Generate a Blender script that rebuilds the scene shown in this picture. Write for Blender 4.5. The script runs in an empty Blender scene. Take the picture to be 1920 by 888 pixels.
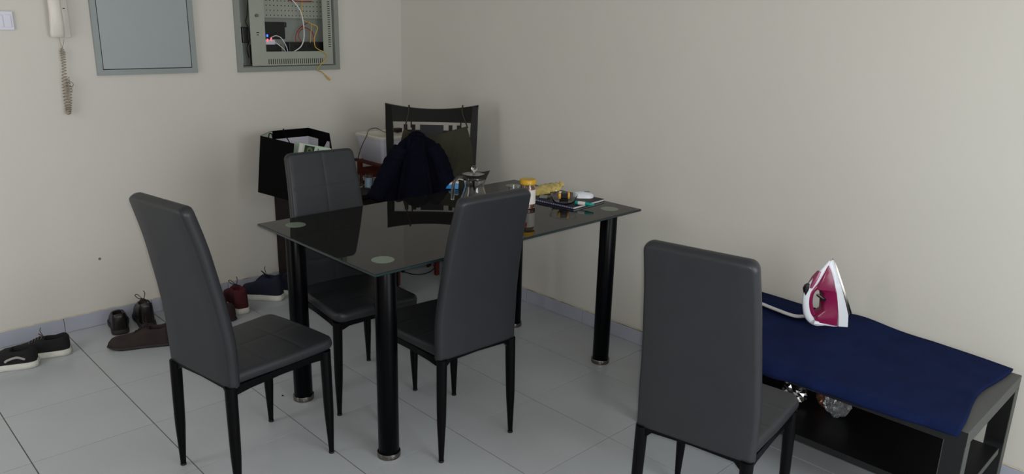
import bpy, bmesh, math, random
from mathutils import Vector, Matrix
from math import sin, cos, pi, sqrt, radians

random.seed(7)
S = bpy.context.scene
COL = S.collection

# ------------------------------------------------------------------ camera
FPX = 1437.681                       # focal length in pixels of a 1920 wide frame
CAM = Vector((-2.965, -4.070, 1.563))
YAW, PITCH, ROLL = 0.77523, -0.27833, 0.02604
def cam_axes():
    cy, sy = cos(YAW), sin(YAW)
    f = Vector((sy*cos(PITCH), cy*cos(PITCH), sin(PITCH)))
    r = Vector((cy, -sy, 0)); u = r.cross(f)
    c, s = cos(ROLL), sin(ROLL)
    return (c*r + s*u), (-s*r + c*u), f
R_, U_, F_ = cam_axes()
cd = bpy.data.cameras.new('camera'); cam = bpy.data.objects.new('camera', cd); COL.objects.link(cam)
cd.sensor_width = 36; cd.lens = 36*FPX/1920; cd.clip_start = 0.05
m = Matrix((R_, U_, -F_)).transposed().to_4x4(); m.translation = CAM
cam.matrix_world = m
S.camera = cam

# ------------------------------------------------------------------ light
S.view_settings.view_transform = 'Standard'
S.view_settings.look = 'None'
S.view_settings.gamma = 1
S.view_settings.use_curve_mapping = False
S.view_settings.exposure = 0.0
w = bpy.data.worlds.new('world'); S.world = w; w.use_nodes = True
w.node_tree.nodes['Background'].inputs[0].default_value = (0.62, 0.72, 0.85, 1)
w.node_tree.nodes['Background'].inputs[1].default_value = 0.2
def area(name, loc, aim, sx, sy, power, col):
    l = bpy.data.lights.new(name, 'AREA'); l.shape = 'RECTANGLE'; l.size = sx; l.size_y = sy
    l.energy = power; l.color = col
    o = bpy.data.objects.new(name, l); COL.objects.link(o); o.location = loc
    o.rotation_euler = (Vector(aim)-Vector(loc)).to_track_quat('-Z', 'Y').to_euler()
    return o
# daylight through the windows behind the photographer and a lit doorway on the left
area('window_daylight', (-1.35, -5.25, 1.35), (-1.35, 0, 1.1), 1.5, 1.5, 44, (0.93, 0.97, 1.0))
area('doorway_daylight', (-3.75, -1.05, 1.3), (-2.2, 0, 1.2), 1.0, 1.9, 15, (0.97, 0.93, 0.93))
fl = bpy.data.lights.new('phone_flash', 'POINT'); fl.energy = 68; fl.color = (1.0, 0.98, 0.95); fl.shadow_soft_size = 0.012
flo = bpy.data.objects.new('phone_flash', fl); COL.objects.link(flo)
flo.location = CAM + R_*0.012 + U_*0.016 - F_*0.002

# ------------------------------------------------------------------ helpers
def lin(c):
    r = []
    for v in c:
        v = v/255.0
        r.append(v/12.92 if v <= 0.04045 else ((v+0.055)/1.055)**2.4)
    return tuple(r) + (1.0,)

def mat(name, col, rough=0.5, metal=0.0, var=0.0, vscale=8.0, bump=0.0, bscale=200.0, spec=0.5,
        trans=0.0, ior=1.45, emit=None, estr=0.0, coat=0.0, stretch=None, sheen=0.0, alpha=1.0):
    m = bpy.data.materials.new(name); m.use_nodes = True
    nt = m.node_tree; b = nt.nodes['Principled BSDF']
    b.inputs['Base Color'].default_value = lin(col)
    b.inputs['Roughness'].default_value = rough
    b.inputs['Metallic'].default_value = metal
    b.inputs['Specular IOR Level'].default_value = spec
    b.inputs['IOR'].default_value = ior
    b.inputs['Transmission Weight'].default_value = trans
    b.inputs['Coat Weight'].default_value = coat
    b.inputs['Sheen Weight'].default_value = sheen
    b.inputs['Alpha'].default_value = alpha
    if emit:
        b.inputs['Emission Color'].default_value = lin(emit); b.inputs['Emission Strength'].default_value = estr
    tc = nt.nodes.new('ShaderNodeTexCoord'); src = tc.outputs['Object']
    if stretch:
        mp = nt.nodes.new('ShaderNodeMapping'); mp.inputs['Scale'].default_value = stretch
        nt.links.new(src, mp.inputs[0]); src = mp.outputs[0]
    if var > 0:
        n = nt.nodes.new('ShaderNodeTexNoise'); n.inputs['Scale'].default_value = vscale; n.inputs['Detail'].default_value = 5
        nt.links.new(src, n.inputs['Vector'])
        rp = nt.nodes.new('ShaderNodeMapRange'); rp.inputs[1].default_value = 0.3; rp.inputs[2].default_value = 0.7
        rp.inputs[3].default_value = 1-var; rp.inputs[4].default_value = 1+var
        nt.links.new(n.outputs['Fac'], rp.inputs[0])
        mx = nt.nodes.new('ShaderNodeVectorMath'); mx.operation = 'SCALE'
        mx.inputs[0].default_value = lin(col)[:3]
        nt.links.new(rp.outputs[0], mx.inputs['Scale']); nt.links.new(mx.outputs[0], b.inputs['Base Color'])
    if bump > 0:
        n2 = nt.nodes.new('ShaderNodeTexNoise'); n2.inputs['Scale'].default_value = bscale; n2.inputs['Detail'].default_value = 3
        nt.links.new(src, n2.inputs['Vector'])
        bp = nt.nodes.new('ShaderNodeBump'); bp.inputs['Strength'].default_value = bump; bp.inputs['Distance'].default_value = 0.002
        nt.links.new(n2.outputs['Fac'], bp.inputs['Height']); nt.links.new(bp.outputs[0], b.inputs['Normal'])
    return m

def obj(name, bm, m, parent=None, smooth=False, angle=None):
    bmesh.ops.recalc_face_normals(bm, faces=bm.faces)
    me = bpy.data.meshes.new(name); bm.to_mesh(me); bm.free()
    if m: me.materials.append(m)
    o = bpy.data.objects.new(name, me); COL.objects.link(o)
    if smooth:
        me.polygons.foreach_set('use_smooth', [True]*len(me.polygons))
        if angle is not None:
            try: me.set_sharp_from_angle(angle=radians(angle))
            except Exception: pass
    if parent: o.parent = parent
    return o

def tag(o, label, cat, group=None):
    o['label'] = label; o['category'] = cat
    if group: o['group'] = group
    return o

def thing(name, label, cat, loc=(0, 0, 0), rz=0.0, group=None):
    o = bpy.data.objects.new(name, None); COL.objects.link(o); o.empty_display_size = 0.05
    o.location = loc; o.rotation_euler = (0, 0, rz)
    return tag(o, label, cat, group)

def struct(o):
    o['kind'] = 'structure'; return o

def box(bm, a, b, bev=0.0, seg=2, mtx=None):
    x0, y0, z0 = [min(a[i], b[i]) for i in range(3)]; x1, y1, z1 = [max(a[i], b[i]) for i in range(3)]
    vs = [bm.verts.new((x, y, z)) for x in (x0, x1) for y in (y0, y1) for z in (z0, z1)]
    q = [(0, 1, 3, 2), (4, 6, 7, 5), (0, 4, 5, 1), (2, 3, 7, 6), (0, 2, 6, 4), (1, 5, 7, 3)]
    fs = [bm.faces.new([vs[i] for i in f]) for f in q]
    if bev > 0:
        es = list({e for f in fs for e in f.edges})
        r = bmesh.ops.bevel(bm, geom=es, offset=bev, segments=seg, affect='EDGES', profile=0.5)
        vs = list({v for f in r['faces'] for v in f.verts} | {v for v in vs if v.is_valid})
    if mtx is not None:
        bmesh.ops.transform(bm, matrix=mtx, verts=[v for v in vs if v.is_valid])
    return bm

def B(a, b, bev=0.0, seg=2):
    return box(bmesh.new(), a, b, bev, seg)

def loft(bm, rings, closed=True, cap=True):
    rv = [[bm.verts.new(p) for p in r] for r in rings]
    n = len(rv[0])
    for i in range(len(rv)-1):
        for j in range(n if closed else n-1):
            k = (j+1) % n
            try: bm.faces.new((rv[i][j], rv[i][k], rv[i+1][k], rv[i+1][j]))
            except ValueError: pass
    if cap and closed:
        for r in (rv[0], rv[-1]):
            try: bm.faces.new(r)
            except ValueError: pass
    return rv

def smooth_path(pts, n):
    """Catmull-Rom through the points"""
    P = [Vector(p) for p in pts]
    P = [P[0]*2-P[1]] + P + [P[-1]*2-P[-2]]
    out = []
    segs = len(P)-3
    for i in range(segs):
        for k in range(n):
            t = k/n; a, b, c, d = P[i:i+4]
            out.append(0.5*((2*b)+(c-a)*t+(2*a-5*b+4*c-d)*t*t+(3*b-a-3*c+d)*t**3))
    out.append(P[-2])
    return out

def tube(bm, pts, r, n=8, cap=True, flat=1.0):
    P = [Vector(p) for p in pts]
    rs = r if isinstance(r, (list, tuple)) else [r]*len(P)
    T = [((P[min(i+1, len(P)-1)]-P[max(i-1, 0)]).normalized()) for i in range(len(P))]
    up = Vector((0, 0, 1)) if abs(T[0].z) < 0.9 else Vector((1, 0, 0))
    N = (up - T[0]*up.dot(T[0])).normalized()
    rings = []
    for i, p in enumerate(P):
        N = (N - T[i]*N.dot(T[i])).normalized(); Bn = T[i].cross(N)
        rings.append([p + N*(cos(2*pi*k/n)*rs[i]*flat) + Bn*(sin(2*pi*k/n)*rs[i]) for k in range(n)])
    loft(bm, rings, True, cap)
    return bm

def TB(pts, r, n=8, flat=1.0):
    return tube(bmesh.new(), pts, r, n, True, flat)

def lathe(prof, n=32, c=(0, 0, 0), cap=True):
    bm = bmesh.new()
    rings = [[Vector((c[0]+r*cos(2*pi*k/n), c[1]+r*sin(2*pi*k/n), c[2]+z)) for k in range(n)] for r, z in prof]
    loft(bm, rings, True, cap)
    return bm

def prism(bm, poly, z0, z1, mtx=None):
    a = [bm.verts.new((x, y, z0)) for x, y in poly]; b = [bm.verts.new((x, y, z1)) for x, y in poly]
    bm.faces.new(a); bm.faces.new(b)
    n = len(poly)
    for i in range(n): bm.faces.new((a[i], a[(i+1) % n], b[(i+1) % n], b[i]))
    if mtx is not None: bmesh.ops.transform(bm, matrix=mtx, verts=a+b)
    return bm

def interp(tab, t):
    for (a, va), (b, vb) in zip(tab, tab[1:]):
        if t <= b:
            k = (t-a)/(b-a) if b > a else 0
            k = max(0, min(1, k)); return va+(vb-va)*k
    return tab[-1][1]

def copy_tree(o, parent=None):
    c = o.copy(); COL.objects.link(c); c.parent = parent
    for ch in list(o.children): copy_tree(ch, c)
    return c

# a point of the photographed scene on a known plane (survey of the room from the photo)
def ray(u, v): return R_*((u-960)/FPX) - U_*((v-444)/FPX) + F_
def at(u, v, x=None, y=None, z=None):
    d = ray(u, v)
    if x is not None: t = (x-CAM.x)/d.x
    elif y is not None: t = (y-CAM.y)/d.y
    else: t = (z-CAM.z)/d.z
    return CAM + d*t
def on_plane(u, v, p, n):
    d = ray(u, v); n = Vector(n); return CAM + d*((Vector(p)-CAM).dot(n)/d.dot(n))

# ------------------------------------------------------------------ materials
M = {}
M['wall'] = mat('wall_paint', (201, 199, 192), 0.75, var=0.02, vscale=1.5, bump=0.05, bscale=60)
M['ceiling'] = mat('ceiling_paint', (180, 178, 172), 0.8, var=0.01)
M['tile'] = mat('floor_tile_glaze', (172, 177, 182), 0.30, var=0.035, vscale=3, bump=0.02, bscale=30)
M['skirt'] = mat('skirting_glaze', (162, 166, 180), 0.35, var=0.04, vscale=6)
M['grout'] = mat('grout', (112, 106, 100), 0.9, var=0.15, vscale=20)
M['caulk'] = mat('caulk', (190, 182, 165), 0.8, var=0.15, vscale=25)
M['leather'] = mat('grey_leatherette', (41, 43, 47), 0.42, var=0.05, vscale=12, bump=0.10, bscale=350, spec=0.4)
M['steel_black'] = mat('black_painted_steel', (4, 4, 6), 0.4, var=0.1, vscale=20, spec=0.15)
M['tube_black'] = mat('black_gloss_tube', (3, 4, 7), 0.3, spec=0.10)
M['chrome'] = mat('chrome', (170, 168, 165), 0.12, metal=1.0)
M['chrome_dull'] = mat('dull_chrome', (125, 120, 116), 0.22, metal=1.0)
M['table_glass'] = mat('smoked_table_glass', (29, 29, 28), 0.02, ior=1.33, spec=0.3, var=0.03, vscale=2)
M['glass_edge'] = mat('glass_edge', (36, 52, 54), 0.12)
M['disc'] = mat('frosted_disc', (112, 126, 112), 0.35, var=0.05, vscale=80)
M['panel_grey'] = mat('grey_panel_enamel', (150, 158, 160), 0.38, var=0.02, vscale=3, bump=0.05, bscale=120)
M['panel_frame'] = mat('grey_panel_frame_enamel', (136, 144, 144), 0.38, var=0.02)
M['cab_green'] = mat('grey_green_enamel', (150, 155, 145), 0.42, var=0.03, vscale=5)
M['cab_frame'] = mat('grey_green_frame', (132, 138, 132), 0.42, var=0.03, vscale=5)
M['dark'] = mat('dark_void', (22, 20, 20), 0.8)
M['white_plastic'] = mat('white_plastic', (208, 204, 196), 0.3, var=0.015, vscale=4)
M['white_plastic_blue'] = mat('bluish_white_plastic', (205, 206, 220), 0.4)
M['cord_beige'] = mat('beige_cord', (150, 138, 122), 0.55)
M['metal'] = mat('plain_metal', (120, 112, 100), 0.35, metal=1.0)
M['brown_wood'] = mat('dark_brown_wood', (22, 15, 13), 0.55, spec=0.2, var=0.2, vscale=6, stretch=(1, 1, 12))
M['red_wood'] = mat('red_brown_wood', (84, 28, 13), 0.45, var=0.2, vscale=7, stretch=(4, 1, 4))
M['black_wood'] = mat('black_lacquered_wood', (7, 7, 8), 0.35, var=0.15, vscale=10, spec=0.12)
M['splat'] = mat('blue_black_wood', (18, 19, 26), 0.4, spec=0.2, var=0.1, vscale=10)
M['bag_black'] = mat('black_card', (7, 6, 7), 0.7, var=0.05, spec=0.06)
M['bag_white'] = mat('white_card', (200, 200, 212), 0.6)
M['bag_mint'] = mat('mint_card', (178, 192, 176), 0.6)
M['mint'] = mat('mint_print', (184, 206, 186), 0.5)
M['print_dark'] = mat('dark_green_print', (28, 40, 28), 0.5)
M['print_green'] = mat('olive_green_print', (92, 110, 62), 0.5)
M['navy_cloth'] = mat('navy_jacket_cloth', (8, 9, 23), 0.9, var=0.2, vscale=15, bump=0.2, bscale=300, spec=0.1)
M['olive_cloth'] = mat('olive_apron_cloth', (54, 53, 44), 0.95, var=0.1, vscale=12, bump=0.2, bscale=400, spec=0.15)
M['towel'] = mat('navy_terry', (19, 30, 66), 1.0, var=0.14, vscale=14, bump=0.9, bscale=420, spec=0.1)
M['hem'] = mat('white_ribbed_hem', (196, 196, 196), 0.8, bump=0.6, bscale=300)
M['desk'] = mat('black_brown_laminate', (70, 72, 70), 0.5, var=0.06, vscale=4, stretch=(1, 8, 1))
M['desk_dark'] = mat('black_laminate', (17, 17, 19), 0.35, var=0.08, vscale=5, stretch=(1, 8, 1))
M['magenta'] = mat('magenta_plastic', (124, 24, 68), 0.25, var=0.05)
M['pink'] = mat('translucent_pink', (150, 70, 104), 0.25)
M['iron_white'] = mat('iron_white_plastic', (214, 218, 226), 0.25)
M['black_plastic'] = mat('black_plastic', (18, 18, 20), 0.35)
M['black_rubber'] = mat('black_rubber', (14, 14, 15), 0.6)
M['glass'] = mat('clear_glass', (255, 255, 255), 0.0, trans=1.0, ior=1.45)
M['honey'] = mat('honey', (150, 70, 14), 0.1, trans=0.35, ior=1.4)
M['yellow_lid'] = mat('yellow_lid', (200, 156, 16), 0.3)
M['label_white'] = mat('paper_white', (215, 212, 205), 0.6)
M['label_red'] = mat('print_red', (196, 62, 38), 0.6)
M['wrapper'] = mat('gold_clear_wrapper', (196, 178, 108), 0.12, var=0.3, vscale=30, bump=0.5, bscale=60)
M['noodle'] = mat('maroon_print', (90, 24, 24), 0.5)
M['teal'] = mat('teal_plastic', (0, 140, 132), 0.3)
M['nb_cover'] = mat('dark_notebook_cover', (24, 24, 27), 0.55, var=0.1, vscale=30)
M['paper'] = mat('paper_edge', (196, 196, 200), 0.7)
M['spiral'] = mat('navy_spiral', (34, 42, 110), 0.3, metal=0.3)
M['yellow'] = mat('amber_yellow', (214, 158, 50), 0.4)
M['blue'] = mat('bright_blue', (0, 122, 190), 0.4)
M['grey_plastic'] = mat('grey_plastic', (130, 132, 134), 0.4)
M['cable_yellow'] = mat('yellow_cable', (196, 160, 60), 0.45)
M['cable_red'] = mat('red_cable', (150, 30, 34), 0.45)
M['cable_white'] = mat('white_cable', (206, 208, 210), 0.45)
M['led_blue'] = mat('led_blue', (60, 90, 255), 0.4, emit=(70, 110, 255), estr=2.0)
M['led_pink'] = mat('led_pink', (255, 120, 130), 0.4, emit=(255, 120, 130), estr=0.8)
M['shoe_white'] = mat('shoe_sole_white', (200, 200, 192), 0.6, var=0.08, vscale=20)
M['shoe_black'] = mat('shoe_black_knit', (18, 16, 20), 0.9, var=0.1, bump=0.4, bscale=300)
M['shoe_grey'] = mat('shoe_grey_knit', (78, 72, 74), 0.85, var=0.1, bump=0.4, bscale=300)
M['shoe_brown'] = mat('brown_suede', (38, 27, 26), 0.85, var=0.2, vscale=15, bump=0.2, bscale=150)
M['shoe_darkbrown'] = mat('dark_brown_leather', (16, 11, 11), 0.35, var=0.2, vscale=15)
M['shoe_red'] = mat('maroon_knit', (66, 11, 22), 0.9, var=0.12, bump=0.4, bscale=300)
M['shoe_navy'] = mat('navy_knit', (17, 22, 40), 0.9, var=0.12, bump=0.4, bscale=300)
M['stripe'] = mat('pale_grey_stripe', (150, 146, 144), 0.8)
M['lining'] = mat('dark_lining', (20, 18, 20), 0.9)
M['sole_dark'] = mat('dark_rubber_sole', (34, 30, 30), 0.6)
M['blue_liquid'] = mat('pale_blue_gel', (150, 186, 204), 0.35)

# ------------------------------------------------------------------ the room
HX, HY, HZ = -4.35, -5.4, 2.75
def wall_with_hole(name, x0, x1, z0, z1, hx0, hx1, hz0, hz1, y0, y1, m):
    bm = bmesh.new()
    box(bm, (x0, y0, z0), (hx0, y1, z1)); box(bm, (hx1, y0, z0), (x1, y1, z1))
    box(bm, (hx0, y0, z0), (hx1, y1, hz0)); box(bm, (hx0, y0, hz1), (hx1, y1, z1))
    return struct(obj(name, bm, m))
CX0, CX1, CZ0, CZ1 = -1.058, -0.486, 1.268, 1.80
wall_with_hole('wall_left', HX, 0.12, 0, HZ, CX0, CX1, CZ0, CZ1, 0, 0.14, M['wall'])
struct(obj('wall_right', B((0, HY, 0), (0.12, 0, HZ)), M['wall']))
struct(obj('wall_back', B((HX-0.12, HY-0.12, 0), (0.12, HY, HZ)), M['wall']))
struct(obj('wall_side', B((HX-0.12, HY, 0), (HX, 0.14, HZ)), M['wall']))
struct(obj('ceiling', B((HX-0.12, HY-0.12, HZ), (0.12, 0.14, HZ+0.1)), M['ceiling']))
floor = struct(obj('floor', B((HX-0.12, HY-0.12, -0.12), (0.12, 0.14, -0.0035)), M['grout']))
T = 0.42
xs = [-2.077+T*k for k in range(-6, 6)]; ys = [0.074-T*k for k in range(0, 17)]
tile_full = None
for i in range(len(xs)):
    for j in range(len(ys)-1):
        x0, x1 = xs[i]+0.0022, xs[i]+T-0.0022
        y1, y0 = ys[j]-0.0014, ys[j+1]+0.0014
        x0, x1 = max(x0, HX), min(x1, 0.0); y0, y1 = max(y0, HY), min(y1, 0.0)
        if x1-x0 < 0.01 or y1-y0 < 0.01: continue
        full = abs((x1-x0)-(T-0.0044)) < 1e-5 and abs((y1-y0)-(T-0.0028)) < 1e-5
        cx, cy = (x0+x1)/2, (y0+y1)/2
        if full and tile_full:
            o = tile_full.copy(); COL.objects.link(o); o.parent = floor
        else:
            o = obj('floor_tile', B((x0-cx, y0-cy, -0.004), (x1-cx, y1-cy, 0.0)), M['tile'], floor)
            if full: tile_full = o
        o.location = (cx, cy, random.uniform(-0.0003, 0.0))
# skirting
SH = 0.074
bl = struct(obj('baseboard_left', B((HX, -0.004, 0), (0, 0, SH-0.001)), M['grout']))
br = struct(obj('baseboard_right', B((-0.004, HY, 0), (0, -0.004, SH-0.001)), M['grout']))
for x in xs:
    a, b = max(x+0.0012, HX), min(x+T-0.0012, -0.011)
    if b-a > 0.02: obj('skirting_tile', B((a, -0.0105, 0.0005), (b, -0.004, SH+random.uniform(-.0015, .0015)), 0.0012, 1), M['skirt'], bl)
for y in ys[:-1]:
    a, b = max(y-T+0.0012, HY), min(y-0.0012, -0.004)
    if b-a > 0.02: obj('skirting_tile', B((-0.0105, a, 0.0005), (-0.004, b, SH+random.uniform(-.0015, .0015)), 0.0012, 1), M['skirt'], br)
def caulk(name, along_x, par, lo, hi):
    bm = bmesh.new(); pts = []
    n = 160
    for k in range(n+1):
        s = lo+(hi-lo)*k/n; h = SH+0.003+random.uniform(-.0015, .0015); r = 0.0035+random.uniform(0, .002)
        pts.append(((s, -r, h) if along_x else (-r, s, h)))
    tube(bm, pts, 0.0035, 5)
    o = obj(name, bm, M['caulk'], par, True); return o
caulk('caulk_bead', True, bl, HX+0.02, -0.02); caulk('caulk_bead', False, br, HY+0.02, -0.02)

# ------------------------------------------------------------------ upholstered chair
def pad(path, hw, th, seams=(), corner=(0, 0), useam=True, endround=0.010, n_u=None, extra=30, crown=0.0):
    """path: [(x,z)] ; hw(s) half width in y ; th thickness ; front side = +normal (left of travel is -)"""
    P = [Vector((x, 0, z)) for x, z in path]
    SP = smooth_path(P, 12)
    L = [0]
    for a, b in zip(SP, SP[1:]): L.append(L[-1]+(b-a).length)
    tot = L[-1]
    def pos(s):
        s = max(0, min(tot, s))
        for i in range(len(L)-1):
            if s <= L[i+1]+1e-9:
                k = (s-L[i])/(L[i+1]-L[i]); p = SP[i].lerp(SP[i+1], k)
                t = (SP[min(i+2, len(SP)-1)]-SP[max(i-1, 0)]).normalized(); return p, t
        return SP[-1], (SP[-1]-SP[-2]).normalized()
    ss = set([tot*k/extra for k in range(extra+1)])
    for d in (0.0005, 0.002, 0.005, 0.010, 0.016, 0.024, 0.034):
        ss.add(d); ss.add(tot-d)
    sl = sorted(ss)
    for q in seams:
        q = q*tot
        sl = [s for s in sl if abs(s-q) > 0.014] + [q-0.012, q-0.005, q, q+0.005, q+0.012]
    sl = sorted(sl)
    us = [-1, -.9, -.75, -.6, -.45, -.3, -.15, -.06, -.025, 0, .025, .06, .15, .3, .45, .6, .75, .9, 1]
    rings = []
    for s in sl:
        p, t = pos(s); nrm = Vector((t.z, 0, -t.x))     # +normal: towards the sitter
        h = hw(s/tot)
        for end, d in ((0, s), (1, tot-s)):
            r = corner[end]
            if r > 0 and d < r: h = h - r + sqrt(max(0, r*r-(r-d)**2))
        de = min(s, tot-s); k = 1.0
        if de < endround: k = sqrt(max(0.02, 1-(1-de/endround)**2))
        tk = th*k; er = min(th*0.5, 0.014)
        ring = []
        seam = 0.0
        for q in seams:
            dd = abs(s-q*tot)
            if dd < 0.012: seam = max(seam, 0.0013*(1-dd/0.012)**1.5)
        for u in us:                                   # front face
            y = u*(h-er)
            ind = seam
            if useam and abs(u) < 0.06: ind = max(ind, 0.0011*(1-abs(u)/0.06)**1.5)
            off = tk*0.5 + crown*(1-u*u)*k - ind*k
            ring.append(p+nrm*off+Vector((0, y, 0)))
        for a in (20, 45, 70, 90, 110, 135, 160):       # +y edge
            a = radians(a); ring.append(p+nrm*(tk*0.5*cos(a))+Vector((0, (h-er)+er*sin(a), 0)))
        for u in reversed(us[::3]):
            ring.append(p-nrm*(tk*0.5)+Vector((0, u*(h-er), 0)))
        for a in (160, 135, 110, 90, 70, 45, 20):
            a = radians(a); ring.append(p+nrm*(tk*0.5*cos(a))-Vector((0, (h-er)+er*sin(a), 0)))
        rings.append(ring)
    bm = bmesh.new(); loft(bm, rings); return bm

def leg_bm(x0, y0, x1, y1, ztop):
    bm = bmesh.new(); rings = []
    for t, rx, ry in ((0, .0200, .0185), (.25, .0195, .0178), (.5, .0185, .0165), (.62, .0175, .0155), (.8, .0135, .012), (.97, .0098, .0092), (1, .0095, .009)):
        x = x0+(x1-x0)*t; y = y0+(y1-y0)*t; z = ztop*(1-t)+0.004*t
        rings.append([Vector((x+rx*cos(2*pi*k/14), y+ry*sin(2*pi*k/14), z)) for k in range(14)])
    loft(bm, rings); return bm

def make_chair():
    t = thing('dining_chair', '', 'chair')
    fab, st = M['leather'], M['steel_black']
    TH = 0.042
    # backrest: back surface follows the fitted profile, centre line is TH/2 in front of it
    prof = [(-.196, .402), (-.198, .50), (-.203, .58), (-.217, .68), (-.236, .78), (-.257, .88), (-.294, 1.010)]
    path = [(x+TH*0.5, z) for x, z in prof]
    hw = lambda s: interp([(0, .178), (.22, .180), (.5, .171), (1, .156)], s)
    obj('backrest', pad(path, hw, TH, seams=(.25, .50, .75), corner=(0.006, 0.026)), fab, t, True)
    sp = [(-.185, .432), (-.08, .430), (.08, .430), (.19, .429), (.228, .424)]
    sp = list(sp)
    hs = lambda s: interp([(0, .170), (.5, .185), (1, .192)], s)
    bm = pad(sp, hs, 0.040, seams=(.35, .68), corner=(0.004, 0.045), crown=0.006, endround=0.016)
    # pad() normal for a path travelling +x points down: flip vertically
    for v in bm.verts: v.co.z = 2*0.430-v.co.z
    obj('seat', bm, fab, t, True)
    bm = bmesh.new()
    for s in (-1, 1):
        rings = []
        for x, h in ((-.185, .034), (-.12, .026), (0, .022), (.12, .024), (.19, .030)):
            y = s*interp([(0, .160), (1, .172)], (x+.185)/.375)
            rings.append([Vector((x, y-.009, .409)), Vector((x, y+.009, .409)), Vector((x, y+.009, .409-h)), Vector((x, y-.009, .409-h))])
        loft(bm, rings)
    for x in (-.182, .188):
        rings = []
        for y, h in ((-.165, .040), (-.145, .034), (-.125, .014 if x < 0 else .026), (0, .010 if x < 0 else .022), (.125, .014 if x < 0 else .026), (.145, .034), (.165, .040)):
            rings.append([Vector((x-.009, y, .409)), Vector((x+.009, y, .409)), Vector((x+.009, y, .409-h)), Vector((x-.009, y, .409-h))])
        loft(bm, rings)
    obj('seat_frame', bm, st, t)
    bm = bmesh.new(); box(bm, (.02, -.06, .385), (.07, .06, .409), .003)
    obj('bracket', bm, st, t)
    for x, s, w0, w1 in ((-.185, 1, .160, .167), (-.185, -1, .160, .167), (.188, 1, .172, .180), (.188, -1, .172, .180)):
        lg = obj('leg', leg_bm(x, s*w0, x + (-.006 if x < 0 else .003), s*w1, .409), st, t, True, 60)
        obj('foot_cap', lathe([(.0098, 0.0), (.0104, .001), (.0104, .006), (.0095, .007)], 14, (x+(-.006 if x < 0 else .003), s*w1, 0)), M['black_rubber'], lg, True, 50)
    return t
ch = make_chair()
CH = [(-1.890, -1.680, .162, 'grey padded dining chair at the far left, its plain back towards the shoes'),
      (-1.307, -1.430, -1.650, 'grey padded chair on the far side of the table, in front of the black bag'),
      (-1.234, -1.962, 1.523, 'grey padded dining chair pushed under the near long side of the glass table'),
      (-1.029, -3.010, .181, 'grey padded dining chair standing beside the low desk with the iron')]
for i, (x, y, a, lab) in enumerate(CH):
    o = ch if i == 0 else copy_tree(ch)
    o.location = (x, y, 0); o.rotation_euler = (0, 0, a)
    o.scale = (1, 1, (1.0, .985, .985, .990)[i])
    o['label'] = lab; o['group'] = 'grey padded dining chairs'

# ------------------------------------------------------------------ glass dining table
tb = thing('dining_table', 'rectangular smoked glass dining table on four thick black tube legs', 'table', (-0.917, -1.657, 0))
x0, x1, y0, y1 = -.713, .713, -.420, .398
bm = B((x0, y0, .740), (x1, y1, .750), .0015, 2)
top = obj('tabletop', bm, M['table_glass'], tb)
bm = bmesh.new(); R4 = ((x0-.0004, y0-.0004), (x1+.0004, y1+.0004))
for a, b in (((x0-.0006, y0-.0006, .7415), (x1+.0006, y0+.001, .7485)), ((x0-.0006, y1-.001, .7415), (x1+.0006, y1+.0006, .7485)),
             ((x0-.0006, y0+.001, .7415), (x0+.001, y1-.001, .7485)), ((x1-.001, y0+.001, .7415), (x1+.0006, y1-.001, .7485))): box(bm, a, b)
obj('glass_edge', bm, M['glass_edge'], top)
legp = [(-1.520, -1.962), (-1.524, -1.368), (-.314, -1.984), (-.314, -1.365)]
legf = [(-1.529, -2.000), (-1.552, -1.402), (-.300, -1.974), (-.302, -1.408)]
for k in range(4):
    lx, ly = (legp[k][0]+legf[k][0])/2+0.917, (legp[k][1]+legf[k][1])/2+1.657
    lg = obj('leg', lathe([(.037, .012), (.038, .014), (.038, .728), (.036, .731), (.020, .732), (.020, .7395)], 32, (lx, ly, 0)), M['tube_black'], tb, True, 40)
    obj('chrome_foot', lathe([(.036, 0), (.0425, .001), (.0432, .004), (.0432, .018), (.0420, .021), (.0384, .0215)], 40, (lx, ly, 0), True), M['chrome_dull'], lg, True, 50)
    obj('chrome_collar', lathe([(.0212, .7325), (.024, .733), (.024, .7385), (.0212, .7395)], 32, (lx, ly, 0)), M['chrome'], lg, True, 50)
    dx, dy = legp[k][0]+0.917, legp[k][1]+1.657
    obj('mounting_disc', lathe([(.0, .7500), (.040, .7500), (.040, .7506), (.0, .7507)], 40, (dx, dy, 0), False), M['disc'], top, False)

# ------------------------------------------------------------------ wall fittings on the left wall
eb = thing('electrical_panel', 'plain grey metal electrical panel with a flat closed door on the left wall', 'electrical panel', (-1.548, 0, 1.247))
HP = 0.56
bm = bmesh.new()
fx0, fx1 = -.240, .240
box(bm, (fx0, -.018, 0), (fx0+.025, 0, HP)); box(bm, (fx1-.028, -.018, 0), (fx1, 0, HP))
box(bm, (fx0+.025, -.018, 0), (fx1-.028, 0, .026)); box(bm, (fx0+.025, -.018, HP-.026), (fx1-.028, 0, HP))
obj('frame', bm, M['panel_frame'], eb)
obj('gap_shade', B((fx0+.025, -.008, .026), (fx1-.028, 0, HP-.026)), M['dark'], eb)  # dark sheet behind the door, its colour stands for shade in the gap
obj('door', B((fx0+.0285, -.020, .0295), (fx1-.0315, -.008, HP-.029), .0015, 1), M['panel_grey'], eb)

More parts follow.
